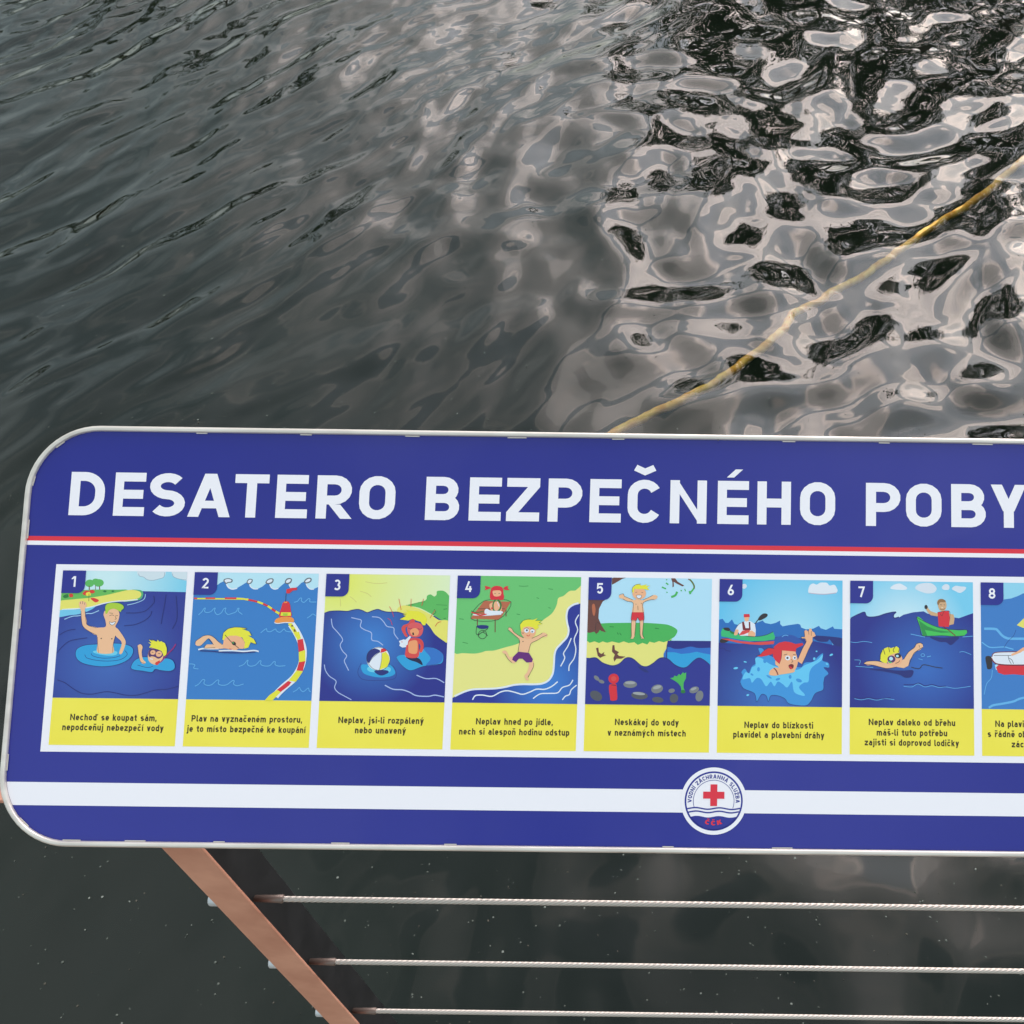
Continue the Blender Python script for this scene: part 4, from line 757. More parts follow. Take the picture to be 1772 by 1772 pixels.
# ------------------------------------------------------------------ stroke lettering
def arc(cx, cy, rx, ry, a0, a1, n=9):
    return [(cx + rx * math.cos(R(a0 + (a1 - a0) * i / n)), cy + ry * math.sin(R(a0 + (a1 - a0) * i / n))) for i in range(n + 1)]
def glyph(ch, w):
    """-> width, [('s', points, closed) strokes | ('q', points) polygons], cap height 1, stroke width w"""
    h = w / 2; T = 1 - h; B = h; X = .74; XT = X - h; out = []
    S = lambda p, c=False: out.append(('s', p, c)); Q = lambda p: out.append(('q', p))
    def sl(x0, y0, x1, y1, k=1.12): Q([(x0 - h * k, y0), (x0 + h * k, y0), (x1 + h * k, y1), (x1 - h * k, y1)])
    base = {'Č': 'C', 'É': 'E', 'Í': 'I', 'Á': 'A', 'Ž': 'Z', 'á': 'a', 'é': 'e', 'ě': 'e', 'í': 'ı', 'č': 'c', 'ř': 'r', 'š': 's', 'ž': 'z', 'ý': 'y', 'ň': 'n', 'ď': 'd'}.get(ch, ch)
    W = {'I': w, 'l': w * 1.35, 'i': w, 'ı': w, 'j': w * 1.2, ' ': .34, ',': w, '-': .32, 'm': .92, 'r': .42, 't': .42, '1': .42, 'A': .86, 'V': .84, 'N': .8, 'H': .74, 'D': .74, 'O': .74, 'f': .4}.get(base, .7 if base.isupper() else .58)
    if base.isdigit() and base != '1': W = .6
    L = h; Rt = W - h; cx = W / 2; M = .5
    if base == 'D':
        r = .34; S([(L, B), (L, T)] + arc(Rt - r, T - r, r, r, 90, 0) + arc(Rt - r, B + r, r, r, 0, -90), True)
    elif base == 'E': S([(W, T), (L, T), (L, B), (W, B)]); Q([(w, M - h), (W * .94, M - h), (W * .94, M + h), (w, M + h)])
    elif base in 'Ss':
        top = T if base == 'S' else XT; m = (top + B) / 2; ry = (top - m) / 2; rx = Rt - cx
        S(arc(cx, m + ry, rx, ry, 35, 270, 14) + arc(cx, m - ry, rx, ry, 90, -145, 14)[1:])
    elif base == 'A': sl(h, 0, cx - h * .1, 1); sl(W - h, 0, cx + h * .1, 1); Q([(W * .24, .2), (W * .76, .2), (W * .70, .2 + w * .85), (W * .30, .2 + w * .85)])
    elif base == 'T': S([(0, T), (W, T)]); S([(cx, 0), (cx, T - h)])
    elif base in 'RP':
        r = (T - .43) / 2; y = T - 2 * r; S([(L, 0), (L, T)] + arc(Rt - r, T - r, r, r, 90, -90) + [(w, y)])
        if base == 'R': sl(Rt + h * .1, 0, W * .52, y - h)
    elif base == 'O' or base == '0': r = Rt - cx; S(arc(cx, T - r, r, r, 0, 180) + arc(cx, B + r, r, r, 180, 360), True)
    elif base == 'B':
        r = (T - M) / 2; S([(L, w), (L, T)] + arc(Rt - r - .03, T - r, r, r, 90, -90) + [(w, M)]); S([(0, B)] + arc(Rt - r, B + r, r, r, -90, 90) + [(w, M)])
    elif base in 'Zz':
        t = 1 if base == 'Z' else X; Q([(0, t - w), (W, t - w), (W, t), (0, t)]); Q([(0, 0), (W, 0), (W, w), (0, w)]); Q([(0, w), (w * 1.25, w), (W, t - w), (W - w * 1.25, t - w)])
    elif base in 'Cc':
        t = T if base == 'C' else XT; r = Rt - cx; r2 = min(r, (t - B) / 2)
        S(arc(cx, t - r2, r, r2, 25, 180) + arc(cx, B + r2, r, r2, 180, 335))
    elif base == 'N': S([(L, 0), (L, 1)]); S([(Rt, 0), (Rt, 1)]); Q([(w * .8, 1), (0, 1), (W - w * .8, 0), (W, 0)])
    elif base == 'H': S([(L, 0), (L, 1)]); S([(Rt, 0), (Rt, 1)]); S([(w, M), (W - w, M)])
    elif base == 'Y': sl(cx, .38, h, 1); sl(cx, .38, W - h, 1); S([(cx, 0), (cx, .44)])
    elif base == 'V': sl(cx - h * .1, 0, h, 1); sl(cx + h * .1, 0, W - h, 1)
    elif base == 'I': S([(L, 0), (L, 1)])
    elif base == 'L': S([(L, 1), (L, B), (W, B)])
    elif base == 'U': r = Rt - cx; S([(L, 1)] + arc(cx, B + r, r, r, 180, 360) + [(Rt, 1)])
    elif base == 'K' or base == 'k':
        t = 1 if base == 'K' else X; S([(L, 0), (L, 1)]); sl(w * 1.15, t * .5, W - h, t); sl(W - h, 0, w * 1.35, t * .58)
    elif base in 'aouednhmbpqr':
        r = min(Rt - cx, (XT - B) / 2)
        bowl = arc(cx, XT - r, Rt - cx, r, 90, 180) + arc(cx, B + r, Rt - cx, r, 180, 270) + arc(cx, B + r, Rt - cx, r, 270, 360) + arc(cx, XT - r, Rt - cx, r, 0, 90)
        if base in 'obpdq': S(bowl[:-1], True)
        if base == 'b': S([(L - .001, 0), (L - .001, 1)])
        if base == 'd': S([(Rt + .001, 0), (Rt + .001, 1)])
        if base == 'p': S([(L - .001, -.26), (L - .001, X)])
        if base == 'e': S([(w, .36), (Rt, .36)] + arc(cx, XT - r, Rt - cx, r, 0, 180) + arc(cx, B + r, Rt - cx, r, 180, 325))
        if base == 'a':
            q = (.44 - B) / 2; S(arc(cx, XT - r, Rt - cx, r, 140, 0) + [(Rt, 0)]); S([(W - w, .44)] + arc(L + q, B + q, q, q, 90, 270) + [(W - w, B)])
        if base == 'u': S([(L, X)] + arc(cx, B + r, Rt - cx, r, 180, 355)); S([(Rt + .001, 0), (Rt + .001, X)])
        if base in 'nh': S([(L, 0), (L, X if base == 'n' else 1)]); S(arc(cx, XT - r, Rt - cx, r, 165, 0) + [(Rt, 0)])
        if base == 'm':
            c1, c2 = W * .5, W * .5; q = (cx - L) / 2; S([(L, 0), (L, X)]); S(arc(L + q, XT - q, q, q, 165, 0) + [(cx, 0)]); S(arc(cx + q, XT - q, q, q, 165, 0) + [(Rt, 0)])
        if base == 'r': S([(L, 0), (L, X)]); S(arc(L + .3, XT - .3, .3, .3, 170, 75))
    elif base in 'iıj':
        if base == 'j': S([(W - h, X), (W - h, -.1), (W - h - .06, -.2), (W - h - .2, -.2)])
        else: S([(L, 0), (L, X)])
        if base != 'ı': Q([(W - w, .86), (W, .86), (W, .86 + w), (W - w, .86 + w)])
    elif base == 'l': S([(L, 1), (L, .16), (L + .06, B), (W + .04, B)])
    elif base == 't': S([(.12 + h, .96), (.12 + h, .2), (.18 + h, B), (W, B)]); S([(0, XT), (.12, XT)]); S([(.12 + w, XT), (W, XT)])
    elif base == 'v': sl(cx - h * .1, 0, h, X); sl(cx + h * .1, 0, W - h, X)
    elif base == 'y': sl(cx - h * .1, -.02, h, X); sl(cx - W * .18, -.26, W - h, X)
    elif base == ',': Q([(0, w), (w, w), (w * .7, -.14), (0, -.14)])
    elif base == '-': Q([(0, .38 - h), (W, .38 - h), (W, .38 + h), (0, .38 + h)])
    elif base == '1': S([(Rt, 0), (Rt, 1)]); sl(h * .9, .72, Rt - h * .6, .98)
    elif base == '2': r = Rt - cx; S(arc(cx, T - r, r, r, 165, -25) + [(L + .02, B + .02), (L, B), (W, B)])
    elif base == '3': r = (T - B) / 4; S(arc(cx, T - r, r, r, 150, -75)); S(arc(cx, B + r, r * 1.1, r, 75, -150))
    elif base == '4': S([(W * .55, 1), (L * .9, .27), (W, .27)]); S([(W * .74, 0), (W * .74, .55)])
    elif base == '5': r = .27; S([(W * .95, T), (L + .04, T), (L, .52), (L + .08, .58)] + arc(cx, B + r, Rt - cx, r, 75, -150))
    elif base == '6': r = Rt - cx; S(arc(cx, B + r, r, r, 0, 360)[:-1], True); sl(cx - r * .85, .42, cx + .1, 1)
    elif base == '7': S([(0, T), (Rt, T), (W * .38, 0)])
    elif base == '8': r = (T - B) / 4; S(arc(cx, T - r, r, r, 0, 360)[:-1], True); S(arc(cx, B + r, r * 1.15, r, 0, 360)[:-1], True)
    top = 1.08 if base.isupper() else .84; ww = w * .8
    if ch in 'ČŽěčřšžň': out.append(('s', [(cx - .2, top + .2), (cx, top + .02 + ww / 2), (cx + .2, top + .2)], False, w * .72))
    if ch in 'ÉÁÍáéíý': Q([(cx - .07 - ww / 2, top), (cx - .07 + ww / 2, top), (cx + .13 + ww / 2, top + .19), (cx + .13 - ww / 2, top + .19)])
    if ch == 'ď': Q([(W + .06, .78), (W + .06 + ww * .6, .78), (W + .1 + ww, 1), (W + .08, 1)]); W += .16
    return W, out
def letter(mb, ch, x0, sx, y0, H, w, z, m, W=None, warp=None):
    """draws one character; sx stretches its width"""
    Wg, items = glyph(ch, w); k = 0
    if warp is None: warp = lambda x, y: (x, y)
    for it in items:
        if it[0] == 's': vs, fs = ribbon(it[1], it[3] if len(it) > 3 else w, it[2])
        else:
            vs = it[1]; fs = [list(range(len(vs)))]
            a = sum(vs[i - 1][0] * vs[i][1] - vs[i][0] * vs[i - 1][1] for i in range(len(vs)))
            if a < 0: vs = vs[::-1]
        mb.add([(*warp(x0 + x * sx, y0 + y * H), z + k * 2e-5) for x, y in vs], fs, m); k += 1
def line_width(t, w, gap): return sum(glyph(c, w)[0] + gap for c in t) - gap
def text_line(mb, t, x0, x1, y0, H, w, z, m, gap=.15):
    nat = line_width(t, w, gap); s = (x1 - x0) / nat; x = x0
    for c in t:
        if c != ' ': letter(mb, c, x, s, y0, H, w, z, m)
        x += (glyph(c, w)[0] + gap) * s

# ------------------------------------------------------------------ the information board
SIGN_M = Matrix(((0.99997, -0.00092, 0.00799, -0.42758), (0.00528, 0.82362, -0.56712, 0.40829), (-0.00606, 0.56714, 0.8236, 1.76792), (0, 0, 0, 1)))
board = empty('information_board', SIGN_M, label='wide blue water safety board with white title and cartoon pictures, above the railing', category='sign')
PRINT_ROUGH = .22
def print_mat(name, c):
    m = mat('print_' + name, c, PRINT_ROUGH, coat=0, spec=.5); return m
PAL = dict(skyp=(190, 228, 245), skyb=(120, 200, 235), cloud=(214, 224, 234), cloudl=(150, 170, 190), green=(95, 185, 95), brown=(120, 70, 55), green2=(105, 185, 90),
  sand=(238, 226, 110), greenl=(90, 175, 120), white=(232, 234, 246), foam=(165, 205, 240), red=(222, 60, 50), yel=(240, 226, 70), dgreen=(40, 120, 60), navy=(36, 44, 120),
  ripple=(45, 160, 220), ripple2=(110, 205, 235), skin=(246, 190, 150), skin2=(246, 180, 140), ink=(48, 42, 50), hairg=(175, 205, 60), mask=(90, 50, 105), magenta=(150, 40, 120),
  hairy=(238, 228, 60), blue2=(55, 125, 200), inkl=(105, 110, 120), foamb=(105, 180, 235), yel2=(236, 226, 60), red2=(222, 45, 60), orange=(245, 150, 70), skyy=(226, 236, 150),
  skyw=(226, 240, 205), sandl=(215, 205, 120), foamw=(175, 190, 235), ripple3=(50, 115, 200), navyd=(28, 30, 70), red3=(224, 75, 75), redf=(226, 90, 95), skin3=(245, 160, 110),
  green4=(110, 196, 115), sand4=(240, 230, 140), sandy=(236, 226, 110), brownl=(190, 105, 75), purple=(105, 35, 120), skyb5=(185, 225, 248), green5=(75, 180, 90), sand5=(238, 228, 130),
  brownd=(110, 65, 60), navy5=(35, 40, 130), blue5=(45, 110, 200), blue5b=(42, 48, 145), stone=(125, 125, 130), stoned=(85, 85, 95), stonel=(165, 165, 170), skyg6=(130, 208, 242),
  cloud6=(222, 226, 240), pink=(200, 170, 190), blue6=(40, 110, 190), blue6b=(45, 85, 170), kgreen=(55, 185, 120), maroon=(120, 35, 45), splash=(62, 150, 222), splashl=(105, 200, 245),
  skyg7=(150, 212, 242), cgreen=(70, 195, 90), cgreend=(45, 145, 75), skintan=(215, 170, 130), skinlt=(245, 225, 200), haird=(150, 110, 70), skyb8=(150, 212, 240), blue8=(62, 125, 200))
GRAD = dict(sky1=((208, 235, 242), (105, 200, 235), 35, 5, 75), sky3=((234, 234, 110), (228, 240, 205), 10, 5, 100), skyg6=((172, 224, 245), (105, 195, 238), 60, 48, 62), skyg7=((218, 238, 248), (125, 205, 240), 45, 42, 52), seag=((60, 125, 205), (38, 44, 140), 40, 55, 50), seag4=((60, 125, 210), (40, 50, 150), 75, 85, 45), seag6=((60, 110, 190), (36, 42, 135), 45, 95, 60), seag7=((55, 105, 190), (38, 46, 140), 60, 68, 55), sea1=((62, 100, 182), (44, 56, 148), 42, 72, 60))
def pmat(k):
    n = 'print_' + k
    if n in MATS: return MATS[n]
    if k in GRAD:
        c1, c2, gx, gy, gr = GRAD[k]; m = print_mat(k, srgb(*c1)); t = m.node_tree
        tcn = N(t, 'ShaderNodeTexCoord'); mp = N(t, 'ShaderNodeMapping', vector_type='TEXTURE'); t.links.new(tcn.outputs['Object'], mp.inputs[0])
        mp.inputs['Location'].default_value = (gx * U, -gy * U, 0); mp.inputs['Scale'].default_value = (gr * U,) * 3
        g = N(t, 'ShaderNodeTexGradient', gradient_type='SPHERICAL'); t.links.new(mp.outputs[0], g.inputs[0])
        t.links.new(ramp(t, g.outputs[0], [(0, srgb(*c2)), (.9, srgb(*c1))]), bsdf(m).inputs['Base Color'])
        return m
    return print_mat(k, srgb(*PAL[k]))
U = .0752842 / 100                         # one hundredth of a picture's width
PITCH = .08
# board blue, slightly uneven film that buckles a little, so the sky in it varies
blue = mat('board_blue_film', srgb(48, 52, 142), .16)
noise_color(blue, srgb(28, 34, 136), srgb(42, 46, 146), 3, bump=.5, bscale=7, bdist=.002)
t = blue.node_tree; tcn = N(t, 'ShaderNodeTexCoord'); mp = N(t, 'ShaderNodeMapping'); t.links.new(tcn.outputs['Object'], mp.inputs[0]); mp.inputs['Scale'].default_value = (3, 1, 1)
rn = N(t, 'ShaderNodeTexNoise'); t.links.new(mp.outputs[0], rn.inputs['Vector']); rn.inputs['Scale'].default_value = 4; rn.inputs['Detail'].default_value = 5
t.links.new(ramp(t, rn.outputs[0], [(.38, (.05,)*3), (.62, (.26,)*3)]), bsdf(blue).inputs['Roughness'])
whitef = mat('board_white_film', srgb(248, 241, 250), .2)
redf_ = mat('board_red_film', srgb(228, 44, 66), .25)
yellow = mat('caption_yellow_film', srgb(240, 228, 84), .3)
noise_color(yellow, srgb(248, 228, 72), srgb(252, 234, 84), 12, bump=.1, bscale=30)
ink = mat('caption_ink', srgb(58, 42, 20), .4)
trim_m = mat('trim_metal', srgb(214, 202, 196), .3, metal=.5)
noise_color(trim_m, srgb(212, 201, 195), srgb(236, 226, 220), 25, lo=.3, hi=.7, bump=.15, bscale=60, stretch=(1, 4, 1))
back_m = mat('board_back_grey', srgb(150, 150, 155), .5, metal=.5)
def rrect(x0, x1, y0, y1, r, n=14):
    return arc(x1 - r, y1 - r, r, r, 0, 90, n) + arc(x0 + r, y1 - r, r, r, 90, 180, n) + arc(x0 + r, y0 + r, r, r, 180, 270, n) + arc(x1 - r, y0 + r, r, r, 270, 360, n)
BX0, BX1, BY0, BY1, BR = -.0268, .8220, -.1635, .0895, .0430
bm_ = MB()
o = rrect(BX0 + .002, BX1 - .002, BY0 + .002, BY1 - .002, BR - .002)
bm_.poly(o, 0, blue)
n = len(o); bm_.add([(x, y, 0) for x, y in o] + [(x, y, -.003) for x, y in o], [[i, i + n, (i + 1) % n + n, (i + 1) % n] for i in range(n)] + [[i + n for i in range(n)][::-1]], back_m)
bm_.build('panel', board)
# edge trim: a U-shaped metal strip round the panel
prof = [(-.0001, -.0045), (.0000, .0012), (.0006, .0022), (.0016, .0025), (.0026, .0024), (.0032, .0016), (.0033, .0002)]   # (inward, height)
tv = []; tf = []; no = None
for d, z in prof:
    ring = rrect(BX0 + d, BX1 - d, BY0 + d, BY1 - d, BR - d); no = len(ring); tv += [(x, y, z) for x, y in ring]
for j in range(len(prof) - 1):
    for i in range(no): tf.append([j * no + i, j * no + (i + 1) % no, (j + 1) * no + (i + 1) % no, (j + 1) * no + i])
t_ = MB(); t_.add(tv, tf, trim_m, True)
t_.add([(x, y, -.0045) for x, y in rrect(BX0 + .0001, BX1 - .0001, BY0 + .0001, BY1 - .0001, BR)] + [(x, y, -.0045) for x, y in rrect(BX0 + .004, BX1 - .004, BY0 + .004, BY1 - .004, BR - .004)],
       [[i, i + no, (i + 1) % no + no, (i + 1) % no] for i in range(no)], trim_m)
t_.build('edge_trim', board)
# crimped tabs where the strip grips the panel
random.seed(4)
tabs = [(x, 1) for x in (.0783, .1425, .2082, .2729, .3356, .4415, .5008, .562, .63, .70)] + [(x, -1) for x in (.0186, .0561, .1057, .1775, .2427, .372, .44, .63, .70)]
clip_mb = MB(); clip_mb.box(-.006, .006, -.0003, .0003, 0, .0005, trim_m, .0001)
c0 = None
def edge_clip(x, y, rz, s):
    global c0
    if c0 is None: c0 = clip_mb.build('edge_clip', board); c = c0
    else: c = c0.copy(); col.objects.link(c); c.parent = board
    c.location = (x, y, .0003); c.rotation_euler = (0, 0, rz); c.scale = (s, 1, 1)
for x, s in tabs: edge_clip(x, (BY1 - .0037) if s > 0 else (BY0 + .0037), random.uniform(-.01, .01), random.uniform(.5, 1.1))
for y in (.025, -.03, -.115): edge_clip(BX0 + .0037, y, math.pi / 2, random.uniform(.6, 1))
for a in (128, 168): edge_clip(BX0 + BR + (BR - .0037) * math.cos(R(a)), BY1 - BR + (BR - .0037) * math.sin(R(a)), R(a - 90), .5)
for a in (228,): edge_clip(BX0 + BR + (BR - .0037) * math.cos(R(a)), BY0 + BR + (BR - .0037) * math.sin(R(a)), R(a - 90), .6)
cv = MB(); cv.tube([(.3976, BY1 + .0002, -.003), (.3976, BY1 - .0042, .0026)], .0003, mat('joint_dark', (.1, .09, .09), .6), 6); cv.build('trim_joint', board)

def strip(name, y0, y1, z, m, x0=None, inner=.0034):
    """a printed band clipped to the rounded panel"""
    pts = clip(rrect(BX0 + inner, BX1 - inner, BY0 + inner, BY1 - inner, BR - inner), BX0, BX1, y0, y1)
    s_ = MB(); s_.poly(pts, z, m); return s_.build(name, board)
strip('red_stripe', .01795, .0208, 1e-4, redf_)
strip('white_stripe', .01535, .01795, 1e-4, whitef)
strip('white_band', -.1399, -.1264, 1e-4, whitef)
tt = MB()
for ch, x0, x1 in TITLE:
    Wg = glyph(ch, .205)[0]; letter(tt, ch, x0 / 1000, (x1 - x0) / 1000 / Wg, .0339, .0268, .205, 1.2e-4, whitef)
tt.build('title_lettering', board)
fr = MB(); fr.poly([(-.0046, -.1085), (.8, -.1085), (.8, .0037), (-.0046, .0037)], 1e-4, whitef); fr.build('white_surround', board)
# water rescue emblem
em = MB(); ec = (.3987, -.1329)
wave = lambda x, a, ph: a * math.sin(x / .0172 * 2 * math.pi * 1.15 + ph)
em.poly(arc(*ec, .0197, .0197, 0, 354, 60), 2e-4, whitef)
em.ribbon(arc(*ec, .0169, .0169, 0, 354, 60), .0010, 2.5e-4, blue, True)
low = [p for p in arc(*ec, .0169, .0169, 180 + 33, 360 - 33, 30)]
wl = lambda y, k: [(ec[0] + x, ec[1] + y + .00045 * math.sin(x * 480 + k)) for x in np.linspace(-.0145, .0145, 30)]
em.poly(low + [(x, y) for x, y in wl(-.0092, 0)][::-1], 2.5e-4, blue)
em.ribbon([(ec[0] + x * 1.1, y) for x, y in [(p[0] - ec[0], p[1]) for p in wl(-.0044, 0)]], .0008, 3e-4, blue)
em.ribbon([(ec[0] + x * 1.05, y) for x, y in [(p[0] - ec[0], p[1]) for p in wl(-.0064, 0)]], .0008, 3e-4, blue)
em.ribbon(arc(*ec, .0122, .0122, -20, 200, 40), .0003, 3e-4, blue)
em.poly([(ec[0] + x * .00205, ec[1] + .0034 + y * .00205) for x, y in ((-1, -3.1), (1, -3.1), (1, -1), (3.1, -1), (3.1, 1), (1, 1), (1, 3.1), (-1, 3.1), (-1, 1), (-3.1, 1), (-3.1, -1), (-1, -1))], 3.5e-4, redf_)
def arc_text(t, r, a0, a1, H, w, m, z, inside=False):
    nat = line_width(t, w, .22); x = 0
    for c in t:
        gw = glyph(c, w)[0]
        if c != ' ':
            def wp(px, py, s=(a1 - a0) / nat):
                a = a0 + px * s
                rr = r + py if not inside else r - py
                return (ec[0] + rr * math.cos(R(a)), ec[1] + rr * math.sin(R(a)))
            letter(em, c, x, 1, 0, H, w, z, m, warp=wp)
        x += gw + .22
arc_text('VODNÍ ZÁCHRANNÁ SLUŽBA', .0132, 184, -4, .0024, .2, blue, 3e-4)
arc_text('ČČK', .0142, 248, 292, .0026, .26, redf_, 3.2e-4, True)
em.build('rescue_emblem', board, label='round white emblem with red cross and waves')
# picture tiles
dark_badge = blue
tiles = {}; cur = None
def corner(x0, x1, y0, y1, r): return [(x0, y1), (x0, y0)] + arc(x1 - r, y0 + r, r, r, -90, 0, 8) + [(x1, y1)]
zi = 0; tile_z = {}
PW, PH, TH = 100., 101.8, 138.83
NAMES = {1: 'waving bathers', 2: 'swimmer beside a float line', 3: 'sunburnt swimmer and beach ball', 4: 'boy running from table to river', 5: 'boy on a bank above stones', 6: 'girl splashing near a kayak', 7: 'swimmer and green canoe', 8: 'motor boat'}
fig = None
def flush():
    global fig
    if fig and fig[1].v: fig[1].build(fig[0], cur)
    fig = None
for ln in ART.strip().splitlines() + ['T 9', 'T 10', 'T 11']:
    s = ln.split()
    if s[0] == 'T':
        flush(); k = int(s[1])
        if k == 11: break
        bx = (k - 1) * PITCH
        back = MB(); back.poly([(0, -PH * U), (PW * U, -PH * U), (PW * U, 0), (0, 0)], 0, pmat({1: 'sea1', 2: 'blue2', 3: 'seag', 4: 'green4', 5: 'skyb5', 6: 'seag6', 7: 'seag7'}.get(k, 'blue8')))
        back.poly([(0, -TH * U), (PW * U, -TH * U), (PW * U, -PH * U), (0, -PH * U)], 0, yellow)
        cur = back.build('picture_tile', board); cur.location = (bx, 0, 1.6e-4)
        if k in NAMES: cur['label'] = 'printed picture of ' + NAMES[k]
        zi = 0
        if k <= 8:
            bd = MB(); bd.poly([(x * U, y * U) for x, y in corner(0, 18.6, -18.3, 0, 6)], 2.9e-4, dark_badge)
            gw = glyph(str(k), .17)[0]; H = 8.6
            letter(bd, str(k), (9.2 - gw * H / 2) * U, H * U, -13.2 * U, H * U, .17, 2.9e-4 + 4e-5, whitef); bd.build('number_badge', cur)
            cp = MB()
            for txt, x0, x1, yb in CAPTIONS[k]: text_line(cp, txt, x0 * U, x1 * U, -yb * U, 5.0 * U, .2, 5e-5, ink)
            cp.build('caption', cur)
        continue
    if s[0] == 'F':
        flush(); fig = (s[1], MB()); continue
    zi += 1; z = 2e-5 + zi * 4e-6
    m = pmat(s[1]); n = [tuple(map(float, p.split(','))) for p in s[2:] if ',' in p]
    if s[0] in 'PS':
        pts = [(x, -y) for x, y in n]
        if s[0] == 'S': pts = smooth(pts, True)
        pts = clip(pts, 0, PW, -PH, 0); fig[1].poly([(x * U, y * U) for x, y in pts], z, m)
    elif s[0] in ('E', 'E4'):
        (x, y), (rx, ry) = n; a = -R(float(s[4]))
        pts = [(x + p * math.cos(a) - q * math.sin(a), -y + p * math.sin(a) + q * math.cos(a)) for p, q in arc(0, 0, rx, ry, 0, 345, 23)]
        if s[0] == 'E': fig[1].poly([(x * U, y * U) for x, y in clip(pts, 0, PW, -PH, 0)], z, m)
        else: fig[1].ribbon([(x * U, y * U) for x, y in pts], .4 * U, z, m, True)
    elif s[0] == 'L':
        pts = smooth([(x, -y) for x, y in n], False); w_ = float(s[2]); e = w_ / 2
        run = []
        for p in pts + [None]:
            if p and e <= p[0] <= PW - e and -PH + e <= p[1] <= -e: run.append((p[0] * U, p[1] * U))
            else:
                if len(run) > 1: fig[1].ribbon(run, w_ * U, z, m)
                run = []

# ------------------------------------------------------------------ the railing
rail_brown = mat('brown_powder_coat', srgb(190, 132, 112), .55)
noise_color(rail_brown, srgb(188, 128, 106), srgb(216, 156, 132), 22, lo=.3, hi=.7, bump=.2, bscale=400, bdist=.0003)
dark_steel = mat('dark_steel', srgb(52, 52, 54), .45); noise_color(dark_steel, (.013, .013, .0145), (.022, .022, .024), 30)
steel = mat('stainless_cable', srgb(196, 186, 180), .4, metal=.6)
cap_m = mat('light_cap', srgb(196, 200, 206), .35, metal=.3)
ferr_m = mat('ferrule_metal', srgb(120, 104, 98), .4, metal=.5)
rail = empty('railing', Matrix.Translation((-.40, .33, .8)), label='brown metal railing post and rail with three thin steel cables beneath the blue board', category='railing')
def RL(mb, name, **k): return mb.build(name, rail, **k)
rail_inv = Vector((-.40, .33, .8))
def at(mb):
    mb.v = [(x - rail_inv.x, y - rail_inv.y, z - rail_inv.z) for x, y, z in mb.v]; return mb
DECK = .72
def rail_post(x):
    p = MB(); p.box(x - .0137, x + .0137, .317, .3195, DECK - .06, 1.631, rail_brown, .0008); RL(at(p), 'post')
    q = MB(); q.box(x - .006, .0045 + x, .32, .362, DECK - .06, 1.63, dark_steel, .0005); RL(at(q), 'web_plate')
    b = MB(); b.box(x - .03, x + .03, .29, .365, DECK - .07, DECK - .0605, dark_steel, .001); RL(at(b), 'foot_plate')
rail_post(-.3985 + .0); rail_post(1.06)
hr = MB(); hr.box(-.75, 1.15, .3215, .3345, 1.6312, 1.6352, rail_brown, .0008); RL(at(hr), 'handrail')
for i in range(2):
    bk = MB(); x = (-.10, .50)[i]; bk.box(x - .015, x + .015, .3225, .3335, 1.6354, 1.7033, dark_steel, .001); RL(at(bk), 'board_bracket')
ZC = [1.4575, 1.3168, 1.1802, 1.04, .90]
def cable_mesh(x0, x1, r=.0022):
    """seven-strand look: helical ridges round the wire"""
    step = .0008; nx = int((x1 - x0) / step); k = 36
    X = np.linspace(x0, x1, nx + 1)[:, None]; t = (2 * np.pi * np.arange(k) / k)[None, :]
    rr = r * (.60 + .44 * np.abs(np.cos(3 * t + np.pi * X / .0048)))
    vs = np.stack([X + 0 * t, rr * np.cos(t), rr * np.sin(t)], 2).reshape(-1, 3).tolist(); fs = []
    for i in range(nx):
        for j in range(k): fs.append((i * k + j, (i + 1) * k + j, (i + 1) * k + (j + 1) % k, i * k + (j + 1) % k))
    me = bpy.data.meshes.new('cable'); me.from_pydata(vs, [], fs); me.polygons.foreach_set('use_smooth', [True] * len(fs)); me.update(); return me
cme = cable_mesh(-.372, 1.03); cme.materials.append(steel)
fm = MB(); fm.tube([(-.392, 0, 0), (-.376, 0, 0), (-.3705, 0, 0), (-.3695, 0, 0)], [.0026, .0030, .0034, .0027], ferr_m, 14); fme = None
cm = MB(); cm.tube([(-.4280, 0, 0), (-.4270, 0, 0), (-.405, 0, 0)], [.0042, .0050, .0050], cap_m, 16); cpe = None
for i, z in enumerate(ZC):
    off = Vector((0, .329, z)) - rail_inv
    c = link('cable', cme if i == 0 else cme, rail); c.location = off; c.rotation_euler = (0, R(-.06 if i == 0 else 0), 0)
    if i == 0: f_ = fm.build('cable_ferrule', rail); cp_ = cm.build('cap_nut', rail)
    else:
        f_ = f_.copy(); col.objects.link(f_); f_.parent = rail; cp_ = cp_.copy(); col.objects.link(cp_); cp_.parent = rail
    f_.location = off; cp_.location = off + Vector((0, 0, -.0034))

# the deck the railing stands on (under the viewer, below the frame)
wood = mat('deck_timber', (.22, .16, .11), .7); noise_color(wood, (.16, .115, .08), (.27, .2, .14), 6, stretch=(1, 12, 12), bump=.3, bscale=30)
dk = MB(); dk.box(-3, 3, -3.2, .27, DECK - .2, DECK - .03, dark_steel); deck = dk.build('deck', kind='structure')
pl = MB(); pl.box(-3, 3, 0, .135, DECK - .029, DECK, wood, .002); p0 = pl.build('plank', deck); p0.location = (0, .235 - .1, 0)
for i in range(1, 24):
    p = p0.copy(); col.objects.link(p); p.parent = deck; p.location = (0, .135 - i * .142, 0)

